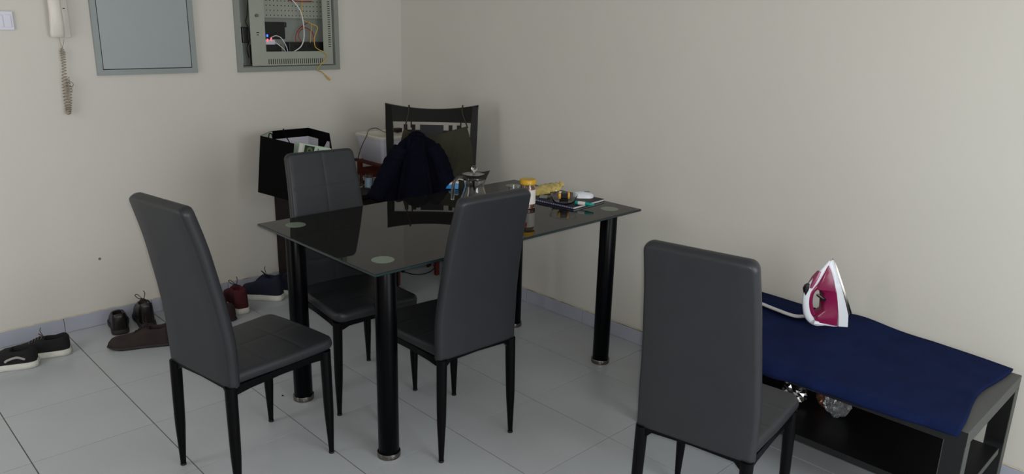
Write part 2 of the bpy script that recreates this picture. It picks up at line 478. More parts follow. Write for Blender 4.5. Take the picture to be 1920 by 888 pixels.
nc = thing('network_cabinet', 'open grey-green network cabinet full of cables, sunk into the left wall', 'network cabinet', (0, 0, 0))
bm = bmesh.new()
ox0, ox1, oz0, oz1 = -1.088, -.457, 1.242, 1.83
for a, b in (((ox0, -.014, oz0), (CX0, 0, oz1)), ((CX1, -.014, oz0), (ox1, 0, oz1)), ((CX0, -.014, oz0), (CX1, 0, CZ0)), ((CX0, -.014, CZ1), (CX1, 0, oz1))): box(bm, a, b)
obj('frame', bm, M['cab_frame'], nc)
bm = bmesh.new(); D = .085; e = .002
box(bm, (CX0+e, D-.003, CZ0+e), (CX1-e, D, CZ1-e)); box(bm, (CX0+e, 0, CZ0+e), (CX0+e+.002, D, CZ1-e)); box(bm, (CX1-e-.002, 0, CZ0+e), (CX1-e, D, CZ1-e))
box(bm, (CX0+e, 0, CZ0+e), (CX1-e, D, CZ0+e+.002)); box(bm, (CX0+e, 0, CZ1-e-.002), (CX1-e, D, CZ1-e))
obj('back_box', bm, M['cab_frame'], nc)
wx0, wx1, wz0 = -.918, -.560, 1.349
dx0, dx1 = -1.003, -.500
bm = bmesh.new()
for a, b in (((dx0, -.010, CZ0+.006), (wx0, -.007, CZ1-.006)), ((wx1, -.010, CZ0+.006), (dx1, -.007, CZ1-.006)),
             ((wx0, -.010, CZ0+.006), (wx1, -.007, wz0)), ((wx0, -.010, 1.72), (wx1, -.007, CZ1-.006))): box(bm, a, b)
dr = obj('door', bm, M['cab_green'], nc)
bm = bmesh.new()
for k in range(27):
    x = -.908+k*.0128
    box(bm, (x, -.0104, 1.281), (x+.0045, -.0096, 1.309))
for k in range(34):
    z = 1.372+k*.0125
    box(bm, (-.527, -.0104, z), (-.511, -.0096, z+.0045))
vs = obj('vent_slots', bm, M['dark'], dr); vs['kind'] = 'stuff'  # slots are raised boxes, the shade inside them is put into the dark colour
lk = at(481, 29, y=-.012)
obj('lock', TB([(lk.x, -.010, lk.z), (lk.x, -.018, lk.z)], .009, 16), M['metal'], dr)
bm = bmesh.new(); box(bm, (lk.x-.006, -.0106, 1.448), (lk.x+.010, -.0098, 1.453)); box(bm, (lk.x-.006, -.0106, 1.436), (lk.x+.008, -.0098, 1.440))
obj('marking', bm, M['dark'], dr)
pp = obj('perforated_plate', B((-.955, .060, at(497, 33, y=.06).z), (-.500, .063, 1.79)), M['cab_green'], nc)
bm = bmesh.new()
for i in range(20):
    for j in range(9):
        x = -.935+i*.0225; z = at(497, 33, y=.06).z+.014+j*.026
        tube(bm, [(x, .0594, z), (x, .0602, z)], .0032, 6)
ho = obj('plate_holes', bm, M['dark'], pp); ho['kind'] = 'stuff'
lb = obj('printed_label', B((-1.044, .0805, 1.285), (-1.012, .0818, 1.50)), M['white_plastic_blue'], nc)
bm = bmesh.new()
for k in range(16): box(bm, (-1.036, .0797, 1.30+k*.0125), (-1.036+random.uniform(.012, .02), .0804, 1.303+k*.0125))
obj('print', bm, M['dark'], lb)
def inb(u, v, d=.05): return at(u, v, y=d)
# equipment (things of their own, sitting in the cabinet)
a = inb(497, 34, .05); b = inb(541, 70, .05)
t = thing('network_router', 'upright black router in the left part of the open network cabinet', 'router', (0, 0, 0))
obj('body', B((-.955, .064, b.z-.01), (b.x-.012, .081, a.z-.02), .003), M['black_plastic'], t)
obj('side_block', B((b.x-.012, .066, b.z+.055), (b.x, .081, a.z-.02), .002), M['black_plastic'], t)
a = inb(541, 79, .03); b = inb(604, 100, .03)
t = thing('network_switch', 'flat black network switch with red plugs at the lower right of the open cabinet', 'network switch', (0, 0, 0))
obj('body', B((a.x, .024, CZ0+.006), (-.505, .075, a.z), .003), M['black_plastic'], t)
for k in range(4): obj('port', B((a.x+.03+k*.045, .022, a.z-.03), (a.x+.05+k*.045, .0245, a.z-.012)), M['dark'], t)
a = inb(497, 84, .03); b = inb(528, 97, .03)
t = thing('cable_modem', 'small black modem with pink and blue lights at the lower left of the cabinet window', 'modem', (0, 0, 0))
obj('body', B((-.975, .026, CZ0+.006), (b.x, .075, a.z), .003), M['black_plastic'], t)
obj('white_cover', B((-.945, .03, a.z+.0005), (b.x-.035, .07, a.z+.028), .003), M['white_plastic_blue'], t)
q1 = inb(502, 76, .026); q2 = inb(509, 74, .026); q3 = inb(505, 68, .03); q4 = inb(499, 61, .03)
bm = bmesh.new()
for q in (q1, q2): box(bm, (q.x-.005, .026, q.z-.007), (q.x+.004, .030, q.z+.010), .001)
obj('pink_light', bm, M['led_pink'], t)
bm = bmesh.new()
box(bm, (q3.x-.004, .050, q3.z-.004), (q3.x+.003, .056, q3.z+.009)); box(bm, (q4.x-.002, .058, q4.z-.006), (q4.x+.004, .063, q4.z+.004))
obj('blue_light', bm, M['led_blue'], t)
def cable(name, px, r, m, label, n=8):
    pts = [inb(*p) for p in px]
    o = obj(name, TB(smooth_path(pts, n), r, 7), m, None, True); return tag(o, label, 'cable')
cable('white_cable', [(535, -8, .03), (548, 0, .02), (563, 20, .01), (569, 45, .005), (570, 70, .005), (565, 86, .01), (554, 95, .02), (545, 99, .04)], .0033, M['cable_white'], 'thick white cable arching down across the cabinet window')
cable('white_cable', [(509, 82, .04), (516, 80, .03), (524, 85, .02), (533, 93, .02), (536, 98, .03)], .0026, M['cable_white'], 'short white cable looping from the modem with the lights')
cable('white_cable', [(508, 70, .04), (518, 67, .035), (528, 72, .03), (536, 85, .03), (540, 97, .03)], .0026, M['white_plastic_blue'], 'upper pale cable looping behind the short white cable')
cable('yellow_cable', [(566, -5, .03), (567, 18, .03), (566, 35, .02), (583, 44, .01), (595, 51, -.005), (591, 66, .0), (589, 72, .0), (591, 87, .0), (598, 93, -.012), (606, 97, -.02), (614, 106, -.022), (604, 118, -.024), (595, 130, -.022), (605, 136, -.020), (618, 149, -.018)], .0024, M['cable_yellow'], 'long yellow cable hanging out over the bottom edge of the cabinet')
o = bpy.data.objects[-1] if False else None
a = inb(611, 142, -.019); b = inb(619, 150, -.018)
yc = [x for x in COL.objects if x.name.startswith('yellow_cable')][0]
obj('plug', TB([a, b], .0052, 6), M['cable_yellow'], yc)
cable('yellow_cable', [(584, 45, .01), (583, 60, .02), (582, 80, .022)], .0024, M['cable_yellow'], 'short straight yellow cable plugged into the black switch')
cable('red_cable', [(541, 0, .035), (562, 3, .03), (585, 3, .035)], .003, M['cable_red'], 'red cable lying across the top of the cabinet window')
cable('red_cable', [(578, 42, .05), (565, 50, .045), (557, 60, .035), (554, 72, .03), (556, 80, .026)], .0022, M['cable_red'], 'left one of the red cables curving down to the switch')
cable('red_cable', [(572, 52, .045), (562, 58, .035), (560, 68, .032), (566, 80, .026)], .0022, M['cable_red'], 'inner red cable curving down to the middle of the switch')
cable('red_cable', [(566, 50, .045), (578, 54, .04), (587, 64, .03), (588, 80, .026)], .0030, M['cable_red'], 'right one of the red cables, plugged in beside the yellow cable')
cable('black_cable', [(465, -5, .04), (463, 30, .05), (461, 40, .05), (466, 55, .05), (468, 75, .045), (463, 90, .04), (467, 108, .05)], .0028, M['black_plastic'], 'black cable hanging in the narrow gap left of the cabinet door')
o = obj('power_adapter', B((-1.035, .02, 1.395), (-1.000, .06, 1.478), .004), M['black_plastic']); 
tag(o, 'small black power adapter in the narrow gap left of the cabinet door', 'power adapter')
o.parent = None

# intercom handset
ic = thing('intercom_phone', 'white wall intercom handset with a hanging coiled cord on the left wall', 'intercom', (-1.925, 0, 1.40))
ph = bmesh.new()
box(ph, (.000, -.022, .022), (.043, 0, .24), .006, 3)
obj('base_plate', ph, M['white_plastic'], ic, True, 40)
rings = []
for z, wd, dp, oy in ((.012, .021, .012, .020), (.016, .027, .018, .020), (.03, .029, .021, .021), (.07, .028, .020, .030), (.12, .026, .016, .034), (.17, .026, .016, .034), (.21, .029, .020, .027), (.235, .028, .017, .02)):
    rings.append([Vector((-.018+wd*math.copysign(abs(cos(a))**.6, cos(a)), -oy-.012+dp*math.copysign(abs(sin(a))**.6, sin(a)), z+.012)) for a in [2*pi*k/24 for k in range(24)]])
bm = bmesh.new(); loft(bm, rings); obj('handset', bm, M['white_plastic'], ic, True, 50)
obj('indicator', B((.020, -.0245, .150), (.029, -.0215, .154)), M['dark'], ic)
def ip(u, v, d=-.02): 
    p = at(u, v, y=d); return Vector((p.x+1.925, p.y, p.z-1.40))
bm = bmesh.new()
tube(bm, smooth_path([ip(111, 70), ip(113, 80), ip(117, 90)], 5), .0012, 6)
tube(bm, smooth_path([ip(120, 74), ip(119, 82), ip(116, 90)], 5), .0012, 6)
obj('cord_end', bm, M['cord_beige'], ic, True)
def helix(path, R, r, turns, ns):
    P = smooth_path(path, 24); n = len(P); pts = []
    tot = turns*ns
    for k in range(tot+1):
        f = k/tot*(n-1); i = int(min(f, n-2)); p = P[i].lerp(P[i+1], f-i)
        rr = R(k/tot) if callable(R) else R
        a = 2*pi*k/ns; pts.append(p+Vector((cos(a)*rr, sin(a)*rr*.7, 0)))
    bm = bmesh.new(); tube(bm, pts, r, 5); return bm
obj('coiled_cord', helix([ip(116, 90), ip(118, 104), ip(120, 125), ip(121, 150), ip(124, 175), ip(127, 200), ip(128, 213)], lambda t: interp([(0, .004), (.1, .011), (.35, .008), (.7, .014), (1, .009)], t), .0020, 26, 14), M['cord_beige'], ic, True)
obj('coiled_cord', helix([ip(129, 213, -.03), ip(129, 195, -.03), ip(129, 170, -.03), ip(126, 145, -.03)], lambda t: interp([(0, .010), (.4, .013), (1, .008)], t), .0020, 14, 14), M['cord_beige'], ic, True)
bm = bmesh.new(); bmesh.ops.create_icosphere(bm, subdivisions=2, radius=.011, matrix=Matrix.Translation(ip(128, 211, -.025)))
obj('cord_loop', bm, M['cord_beige'], ic, True)
kr = thing('key_ring', 'thin metal key ring hooked on the coiled intercom cord', 'key ring', (0, 0, 0))
c = at(132, 158, y=-.040); 
pts = [c+Vector((cos(a)*.012, sin(a)*.002, sin(a)*.012)) for a in [2*pi*k/24 for k in range(25)]]
obj('ring', TB(pts, .0012, 6), M['metal'], kr, True)
p = c+Vector((.004, 0, -.012)); obj('key', B((p.x-.0015, p.y-.001, p.z-.024), (p.x+.0025, p.y+.001, p.z+.001)), M['metal'], kr)

sw = thing('wall_switch', 'bluish white wall switch plate at the left edge of the view', 'light switch', (-2.137, 0, 1.455))
obj('plate', B((-.040, -.010, 0), (.034, 0, .080), .002), M['white_plastic_blue'], sw)
obj('rocker', B((-.030, -.013, .012), (-.007, -.009, .064), .001), M['white_plastic_blue'], sw)
obj('rocker', B((-.004, -.013, .012), (.024, -.009, .064), .001), M['white_plastic_blue'], sw)

# ------------------------------------------------------------------ dark side cabinet in the corner with a bag on it
sc = thing('side_cabinet', 'dark brown wooden side cabinet against the left wall under the black bag', 'cabinet', (-.712, -.30, 0))
obj('side_panel', B((-.213, -.295, 0), (-.195, .288, .60)), M['brown_wood'], sc)
obj('side_panel', B((.195, -.295, 0), (.213, .288, .60)), M['brown_wood'], sc)
obj('back_panel', B((-.195, .276, .04), (.195, .288, .60)), M['brown_wood'], sc)
obj('top', B((-.222, -.31, .60), (.222, .288, .62), .002), M['brown_wood'], sc)
obj('shelf', B((-.195, -.29, .06), (.195, .276, .078)), M['brown_wood'], sc)
for z0_, z1_ in ((.085, .34), (.345, .59)):
    d = obj('door', B((-.193, -.306, z0_), (.193, -.29, z1_), .001), M['brown_wood'], sc)
    obj('handle', TB([(-.04, -.316, (z0_+z1_)/2), (.04, -.316, (z0_+z1_)/2)], .005, 8), M['metal'], d)

bag = thing('paper_bag', 'open black paper carrier bag with white inside, standing on the dark cabinet', 'bag', (-.93, -.32, .62))
def L(v, o=bag): return Vector(v)-Vector(o.location)
BT = [(-1.100, -.245, .930), (-.985, -.150, .935), (-.745, -.120, .930), (-.765, -.380, .932), (-.815, -.480, .880), (-1.070, -.550, .925)]
BB = [(-1.120, -.215, .622), (-.985, -.150, .622), (-.780, -.150, .622), (-.780, -.400, .622), (-.800, -.490, .622), (-1.085, -.500, .622)]
def wallq(bm, i, j, z0f=0, z1f=1, off=0):
    c = Vector((-.93, -.33, 0))
    def P(k, f):
        p = Vector(BB[k]).lerp(Vector(BT[k]), f); d = (c-Vector((p.x, p.y, 0))); d.z = 0
        return p, d.normalized()
    q = []
    for k, f in ((i, z0f), (j, z0f), (j, z1f), (i, z1f)):
        p, d = P(k, f); q.append((p+d*off, p+d*(off+.0012)))
    a = [bm.verts.new(L(x[0])) for x in q]; b = [bm.verts.new(L(x[1])) for x in q]
    bm.faces.new(a); bm.faces.new(b)
    for k in range(4): bm.faces.new((a[k], a[(k+1) % 4], b[(k+1) % 4], b[k]))
bm = bmesh.new()
for i, j in ((0, 1), (1, 2), (2, 3), (3, 4), (5, 0)): wallq(bm, i, j)
wallq(bm, 4, 5, 0, .72)
bb = [bm.verts.new(L(p)) for p in BB]; bm.faces.new(bb)
obj('bag_wall', bm, M['bag_black'], bag)
bm = bmesh.new()
for i, j in ((1, 2), (2, 3), (5, 0)): wallq(bm, i, j, .02, .85, .0018)
wallq(bm, 4, 5, .02, .70, .0018)
obj('white_lining', bm, M['bag_white'], bag)
bm = bmesh.new()
for i, j in ((1, 2), (2, 3)): wallq(bm, i, j, .85, .998, .0018)
obj('black_rim_fold', bm, M['bag_black'], bag)
bm = bmesh.new(); wallq(bm, 0, 1, .02, .995, .0018)
obj('mint_gusset', bm, M['bag_mint'], bag)
obj('rope_handle', TB(smooth_path([L((-1.065, -.262, .88)), L((-1.062, -.268, .936)), L((-1.055, -.285, .940)), L((-1.062, -.305, .93)), L((-1.075, -.345, .88))], 6), .0028, 7), M['bag_black'], bag, True)
obj('rope_handle', TB(smooth_path([L((-.93, -.160, .90)), L((-.925, -.165, .938)), L((-.93, -.18, .942)), L((-.94, -.20, .93)), L((-.95, -.28, .88))], 6), .0028, 7), M['bag_black'], bag, True)
# carton inside the bag
cb = thing('printed_carton', 'mint green printed carton sticking out of the black paper bag', 'box', (-.940, -.455, .6235), 0)
mt = Matrix.Translation((.10, 0, 0)) @ Matrix.Rotation(radians(15), 4, 'Y') @ Matrix.Translation((-.13, 0, 0)) @ Matrix.Rotation(radians(-3), 4, 'Z')
bm = bmesh.new(); box(bm, (-.100, -.030, 0.028), (.085, .022, .240), .001, 1, mt); obj('carton_body', bm, M['mint'], cb)
bm = bmesh.new(); box(bm, (-.0985, -.0312, .03), (-.080, -.0302, .238), 0, 1, mt); obj('white_border', bm, M['label_white'], cb)
pc = bmesh.new(); box(pc, (-.068, -.0318, .184), (-.012, -.0304, .233), .0, 1, mt); pic = obj('picture', pc, M['print_dark'], cb)
bm = bmesh.new(); tube(bm, [mt@Vector((-.038, -.0318, .210)), mt@Vector((-.038, -.0325, .210))], .016, 20); obj('green_fruit_print', bm, M['print_green'], pic)
bm = bmesh.new(); tube(bm, [mt@Vector((-.039, -.0325, .208)), mt@Vector((-.039, -.0330, .208))], .008, 16); obj('fruit_stone_print', bm, M['print_dark'], pic)
bm = bmesh.new()
for x, h in ((.008, .02), (.018, .012), (.026, .012), (.034, .012), (.044, .016)): box(bm, (x, -.0318, .207), (x+.003, -.0304, .207+h), 0, 1, mt)
obj('lettering', bm, M['print_dark'], cb)

# glass mugs on the cabinet
def mug(loc, r, h, liquid, label):
    t = thing('glass_mug', label, 'mug', loc, radians(-44))
    prof = [(0, 0), (r*.95, 0), (r, .003), (r, h), (r-.003, h), (r-.003, .006), (0, .006)]
    obj('mug_body', lathe(prof, 28, cap=False), M['glass'], t, True, 40)
    if liquid: obj('gel_filling', lathe([(0, .0065), (r-.0035, .0065), (r-.0035, h*.72), (0, h*.72)], 28, cap=False), M['blue_liquid'], t, True, 40)
    obj('handle', TB(smooth_path([(r-.001, 0, h*.8), (r+.018, 0, h*.78), (r+.022, 0, h*.45), (r+.014, 0, h*.2), (r-.001, 0, h*.2)], 5), .003, 8), M['glass'], t, True)
    return t
p = at(692, 352, z=.621); mug((p.x, p.y, .6205), .024, .076, True, 'small glass mug holding pale blue gel, on the dark cabinet')
p = at(676, 350, z=.621); mug((p.x-.005, p.y+.01, .6205), .023, .070, False, 'empty clear glass mug left of the pale blue one, half behind the chair back')

# red-brown wooden stand with a white box on it
st = thing('wooden_stand', 'red-brown wooden stand in the corner carrying the white plastic box', 'stand', (-.255, -.30, 0))
for sx in (-1, 1):
    for sy in (-1, 1):
        obj('leg', B((sx*.150-.013, sy*.185-.013, 0), (sx*.150+.013, sy*.185+.013, .695), .003), M['red_wood'], st)
for sx in (-1, 1):
    obj('slat', B((sx*.150-.009, -.172, .618), (sx*.150+.009, .172, .660), .002), M['red_wood'], st)
    obj('top_rail', B((sx*.150-.012, -.215, .695), (sx*.150+.012, .235, .712), .003), M['red_wood'], st)
for sy in (-1, 1):
    obj('slat', B((-.137, sy*.185-.009, .618), (.137, sy*.185+.009, .660), .002), M['red_wood'], st)
    obj('top_rail', B((-.138, sy*.185-.012, .695), (.138, sy*.185+.012, .712), .003), M['red_wood'], st)
obj('crossbar', B((-.150, -.172, .20), (-.132, .172, .225), .002), M['red_wood'], st)
obj('crossbar', B((.132, -.172, .20), (.150, .172, .225), .002), M['red_wood'], st)
wb = thing('white_box', 'white plastic storage box with a lid on the red-brown wooden stand', 'box', (-.262, -.240, .7125))
def rrect(hx, hy, r, z, n=5, c=(0, 0)):
    pts = []
    for qx, qy, a0 in ((1, 1, 0), (-1, 1, 90), (-1, -1, 180), (1, -1, 270)):
        for k in range(n+1):
            a = radians(a0+90*k/n); pts.append(Vector((c[0]+qx*(hx-r)+r*cos(a), c[1]+qy*(hy-r)+r*sin(a), z)))
    return pts
bm = bmesh.new()
loft(bm, [rrect(.135, .115, .03, 0), rrect(.143, .122, .03, .008), rrect(.160, .142, .025, .145), rrect(.163, .145, .025, .146)])
obj('box_body', bm, M['white_plastic_blue'], wb, True, 40)
bm = bmesh.new()
loft(bm, [rrect(.166, .148, .025, .146), rrect(.167, .149, .025, .158), rrect(.162, .144, .025, .163), rrect(.140, .122, .025, .163), rrect(.136, .118, .025, .159)])
obj('lid', bm, M['white_plastic'], wb, True, 40)
# adapter and cord on the box
ad = thing('black_power_adapter', 'black plug-in power adapter with a thin cord lying on the white box', 'power adapter', (0, 0, 0))
zt = .7125+.163
p = at(746, 244, z=zt+.012)
obj('adapter_body', B((p.x-.022, p.y-.018, zt+.0005), (p.x+.022, p.y+.018, zt+.026), .004), M['black_plastic'], ad, True, 40)
cp = [Vector((p.x-.02, p.y-.01, zt+.008)), at(730, 249, z=zt+.004), at(716, 245, z=zt+.004), at(705, 240, z=zt+.006)]
fx = -.262-.176
cp += [at(692, 243, z=zt+.006), Vector((fx, -.245, zt-.004)), at(680, 270, x=fx-.004), at(674, 286, x=fx-.004), at(671, 300, x=fx+.0-.006)]
obj('cord', TB(smooth_path(cp, 6), .0022, 7), M['black_plastic'], ad, True)

# ------------------------------------------------------------------ tall black wooden chair with clothes
TSC = (1.0, 1.045, .979)
TC = Vector((-.534, -.950, 0)); TA = math.atan2(-.73, -.68)
tc = thing('wooden_chair', 'tall black wooden chair with a curved pierced back, clothes hung over it', 'chair', TC, TA); tc.scale = TSC
def bx(z): return -.205-.075*max(0, (z-.45)/.67)**1.2
def lean_box(bm, ya, yb, za, zb, th=.022, n=4, curve=None):
    rings = []
    for k in range(n+1):
        z = za+(zb-za)*k/n; x = bx(z)
        rings.append([Vector((x-th/2, ya, z)), Vector((x+th/2, ya, z)), Vector((x+th/2, yb, z)), Vector((x-th/2, yb, z))])
    loft(bm, rings)
for s in (-1, 1):
    bm = bmesh.new(); rings = []
    for z, yo, wd in ((0, .200, .020), (.2, .205, .020), (.45, .212, .020), (.8, .218, .021), (1.0, .224, .022), (1.115, .229, .017)):
        x = bx(z) if z > .45 else -.205-.03*((.45-z)/.45)
        rings.append([Vector((x-.014, s*(yo-wd), z)), Vector((x+.014, s*(yo-wd), z)), Vector((x+.014, s*(yo+wd*.7), z)), Vector((x-.014, s*(yo+wd*.7), z))])
    loft(bm, rings); obj('back_post', bm, M['black_wood'], tc)
    bm = bmesh.new(); loft(bm, [rrect(.020, .020, .003, .424, 2, (.215, s*.195)), rrect(.018, .018, .003, .2, 2, (.215, s*.195)), rrect(.015, .015, .003, 0, 2, (.217, s*.197))])
    obj('front_leg', bm, M['black_wood'], tc)
bm = bmesh.new(); rings = []
for k in range(21):
    y = -.243+.486*k/20; u = (y/.243)
    zt_ = 1.096+.028*abs(u)**2.0; zb_ = 1.026
    xo = -.010*(1-u*u)
    xa, xb = bx(zb_)+xo, bx(zt_)+xo
    rings.append([Vector((xa-.013, y*.97, zb_)), Vector((xa+.013, y*.97, zb_)), Vector((xb+.011, y, zt_)), Vector((xb-.011, y, zt_))])
loft(bm, rings); obj('top_rail', bm, M['black_wood'], tc, True, 40)
for yc_, wd in ((-.137, .018), (-.095, .018), (.098, .020), (.140, .018)):
    bm = bmesh.new(); lean_box(bm, yc_-wd/2, yc_+wd/2, .50, 1.01, .014, 8); obj('slat', bm, M['black_wood'], tc)
bm = bmesh.new(); lean_box(bm, -.061, .061, .50, 1.01, .014, 8); obj('splat', bm, M['splat'], tc)
for z in (.967, .925):
    bm = bmesh.new(); lean_box(bm, -.146, .150, z, z+.014, .013, 1); obj('cross_slat', bm, M['black_wood'], tc)
bm = bmesh.new(); lean_box(bm, -.195, .195, .485, .52, .02, 1); obj('lower_rail', bm, M['black_wood'], tc)
obj('seat', B((-.19, -.215, .425), (.245, .215, .457), .01, 3), M['black_wood'], tc, True, 40)
bm = bmesh.new(); box(bm, (.20, -.175, .375), (.225, .175, .425)); box(bm, (-.19, -.20, .385), (.175, -.18, .43)); box(bm, (-.19, .18, .385), (.175, .20, .43)); box(bm, (-.215, -.19, .385), (-.19, .19, .43))
obj('seat_rail', bm, M['black_wood'], tc)

FN = Vector((cos(TA), sin(TA), 0))          # forward of the tall chair
LN = Vector((-sin(TA), cos(TA), 0))
def cl(u, v, xloc):
    """photo point on the chair's upright plane at local x = xloc, in chair coordinates"""
    p = on_plane(u, v, TC+FN*xloc, FN)-TC
    return Vector((p.dot(FN), p.dot(LN)/TSC[1], p.z/TSC[2]))
def clx(u, v, off=.022):
    z = .9
    for _ in range(6):
        p = cl(u, v, bx(max(z, .45))+off); z = p.z
    return p
# olive apron: hangs from straps over the top rail, in front of the slats
ap = thing('apron', 'olive grey cloth apron hanging by two straps from the tall black chair back', 'apron', TC, TA); ap.scale = TSC
def apron():
    bm = bmesh.new(); nu, nv = 40, 24
    ptsL = [(757, 241), (752, 262), (750, 290), (750, 320), (748, 360)]
    ptsR = [(875, 237), (882, 262), (887, 295), (889, 325), (885, 360)]
    PL = smooth_path([clx(u, v) for u, v in ptsL], 6); PR = smooth_path([clx(u, v) for u, v in ptsR], 6)
    rows = []
    for i in range(nv+1):
        row = []
        f = i/nv*(len(PL)-1); k = min(int(f), len(PL)-2); a = PL[k].lerp(PL[k+1], f-k); b = PR[k].lerp(PR[k+1], f-k)
        for j in range(nu+1):
            s = j/nu; p = a.lerp(b, s)
            sag = (.040*sin(pi*s)+.008*sin(2*pi*s))*(1-i/nv)
            z = p.z-sag
            x = bx(max(z, .47))+.022+.004*sin(s*23+i*.25)*(.3+i/nv)+.006*sin(s*9+1)*(i/nv)+.002*sin(s*60+i*.8)
            if z < .47: x += .0
            row.append(Vector((x, p.y, z)))
        rows.append(row)
    front = [[bm.verts.new(p) for p in r] for r in rows]
    back = [[bm.verts.new(p-Vector((.003, 0, 0))) for p in r] for r in rows]
    for g in (front, back):
        for i in range(nv):
            for j in range(nu): bm.faces.new((g[i][j], g[i][j+1], g[i+1][j+1], g[i+1][j]))
    for i in range(nv):
        for j in (0, nu): bm.faces.new((front[i][j], front[i+1][j], back[i+1][j], back[i][j]))
    for j in range(nu):
        for i in (0, nv): bm.faces.new((front[i][j], front[i][j+1], back[i][j+1], back[i][j]))
    return bm
obj('apron_cloth', apron(), M['olive_cloth'], ap, True, 60)
for (ua, va), (ub, vb), du in (((759, 242), (766, 200), 1), ((877, 240), (867, 203), -1)):
    a = clx(ua, va); b = clx(ub, vb)
    a.x = bx(a.z)+.024; ztp = 1.096+.028*(b.y/.243)**2
    b = Vector((bx(1.08)+.018, b.y, 1.08))
    pts = [a, a.lerp(b, .5)+Vector((.004, 0, 0)), b, Vector((bx(ztp)+.006, b.y, ztp+.006)), Vector((bx(ztp)-.012, b.y, ztp+.006)), Vector((bx(1.05)-.026, b.y+du*.008, 1.05)), Vector((bx(.99)-.024, b.y+du*.01, .99))]
    obj('strap', TB(smooth_path(pts, 6), .0038, 8, .6), M['olive_cloth'], ap, True)

# navy jacket propped on the seat in front of the apron
jk = thing('navy_jacket', 'dark navy jacket slumped over the tall black chair, sleeves spread to both sides', 'jacket', TC, TA); jk.scale = TSC
def jacket():
    bm = bmesh.new(); N = 48; rings = []
    # rows: left px, right px, v px, depth of fabric bundle
    rows = [((772, 250), (790, 249), .030), ((765, 256), (796, 254), .040), ((750, 266), (815, 264), .055), ((741, 278), (824, 277), .070), ((738, 295), (832, 293), .080),
            ((733, 318), (838, 315), .090), ((726, 345), (842, 340), .100), ((722, 375), (842, 368), .110), ((718, 405), (842, 398), .120), ((716, 432), (842, 425), .125)]
    for i, (l, r, d) in enumerate(rows):
        a = clx(l[0], l[1], .042+d*.52); b = clx(r[0], r[1], .042+d*.52)
        c = (a+b)/2; hy = (b.y-a.y)/2; z = max(c.z, .468)
        xc = bx(z)+.042+d*.52
        ring = []
        for k in range(N):
            t = 2*pi*k/N
            fold = 1+.05*sin(7*t+i*.5)*(i/9)+.035*sin(13*t+1.3*i)*(i/9)
            dx = cos(t)*d*.5*fold; dy = sin(t)*hy*(1+.02*sin(9*t+i))
            # open front: a vertical recess down the middle
            if cos(t) > 0 and abs(sin(t)) < .22 and i > 1: dx -= .018*(1-abs(sin(t))/.22)
            ring.append(Vector((xc+dx, c.y+dy, z+.004*sin(5*t))))
        rings.append(ring)
    loft(bm, rings); return bm
obj('jacket_body', jacket(), M['navy_cloth'], jk, True)
bm = bmesh.new()
c0 = clx(781, 251, .055); zc = c0.z
pts = [Vector((bx(zc)+.055+.022*cos(a), c0.y+.034*sin(a), zc-.004+.006*cos(2*a))) for a in [2*pi*k/28 for k in range(29)]]
tube(bm, pts, .0105, 8); obj('collar', bm, M['navy_cloth'], jk, True)
def sleeve(px, rad, dpt):
    P = smooth_path([cl(u, v, d) for (u, v), d in zip(px, dpt)], 7)
    n = len(P); rs = []
    for i in range(n):
        t = i/(n-1); rs.append(interp([(0, rad[0]), (.5, rad[1]), (1, rad[2])], t)*(1+.05*sin(i*1.7)))
    return TB(P, rs, 18)
obj('sleeve', sleeve([(752, 278), (738, 300), (727, 325), (715, 350), (702, 372)], (.040, .048, .042), (-.11, -.08, -.04, 0.0, .04)), M['navy_cloth'], jk, True)
obj('sleeve', sleeve([(812, 275), (824, 295), (832, 318), (838, 342), (838, 370)], (.036, .042, .040), (-.11, -.085, -.06, -.04, -.02)), M['navy_cloth'], jk, True)
for yy in (-.045, .05):
    a = Vector((bx(.95)+.095, c0.y+yy*.7, .955)); b = Vector((bx(.7)+.145, c0.y+yy*1.6, .70)); c = Vector((bx(.5)+.165, c0.y+yy*2.2, .50))
    obj('front_placket', TB(smooth_path([a, b, c], 8), .012, 8, .6), M['navy_cloth'], jk, True)

# blue and white packet at the table's far edge
p = at(846, 351, z=.7505)
bp = thing('blue_packet', 'small bright blue and white packet at the far edge of the table by the jacket', 'packet', (p.x, p.y-.012, .7505), radians(-44))
bm = bmesh.new(); rings = []
for x, h in ((-.032, .002), (-.026, .010), (-.010, .022), (.006, .028), (.024, .030), (.028, .026)):
    rings.append([Vector((x, -.022, .0)), Vector((x, .022, .0)), Vector((x, .016, h)), Vector((x, -.016, h))])
loft(bm, rings); obj('packet_body', bm, M['blue'], bp, True, 30)
bm = bmesh.new(); rings = []
for x, h in ((-.016, .0195), (-.006, .0255), (.006, .0300), (.024, .0320), (.029, .0275)):
    rings.append([Vector((x, -.0168, h-.004)), Vector((x, .0168, h-.004)), Vector((x, .015, h+.001)), Vector((x, -.015, h+.001))])
loft(bm, rings); obj('white_flap', bm, M['label_white'], bp, True, 30)

# ------------------------------------------------------------------ things on the table
ZT = .7502
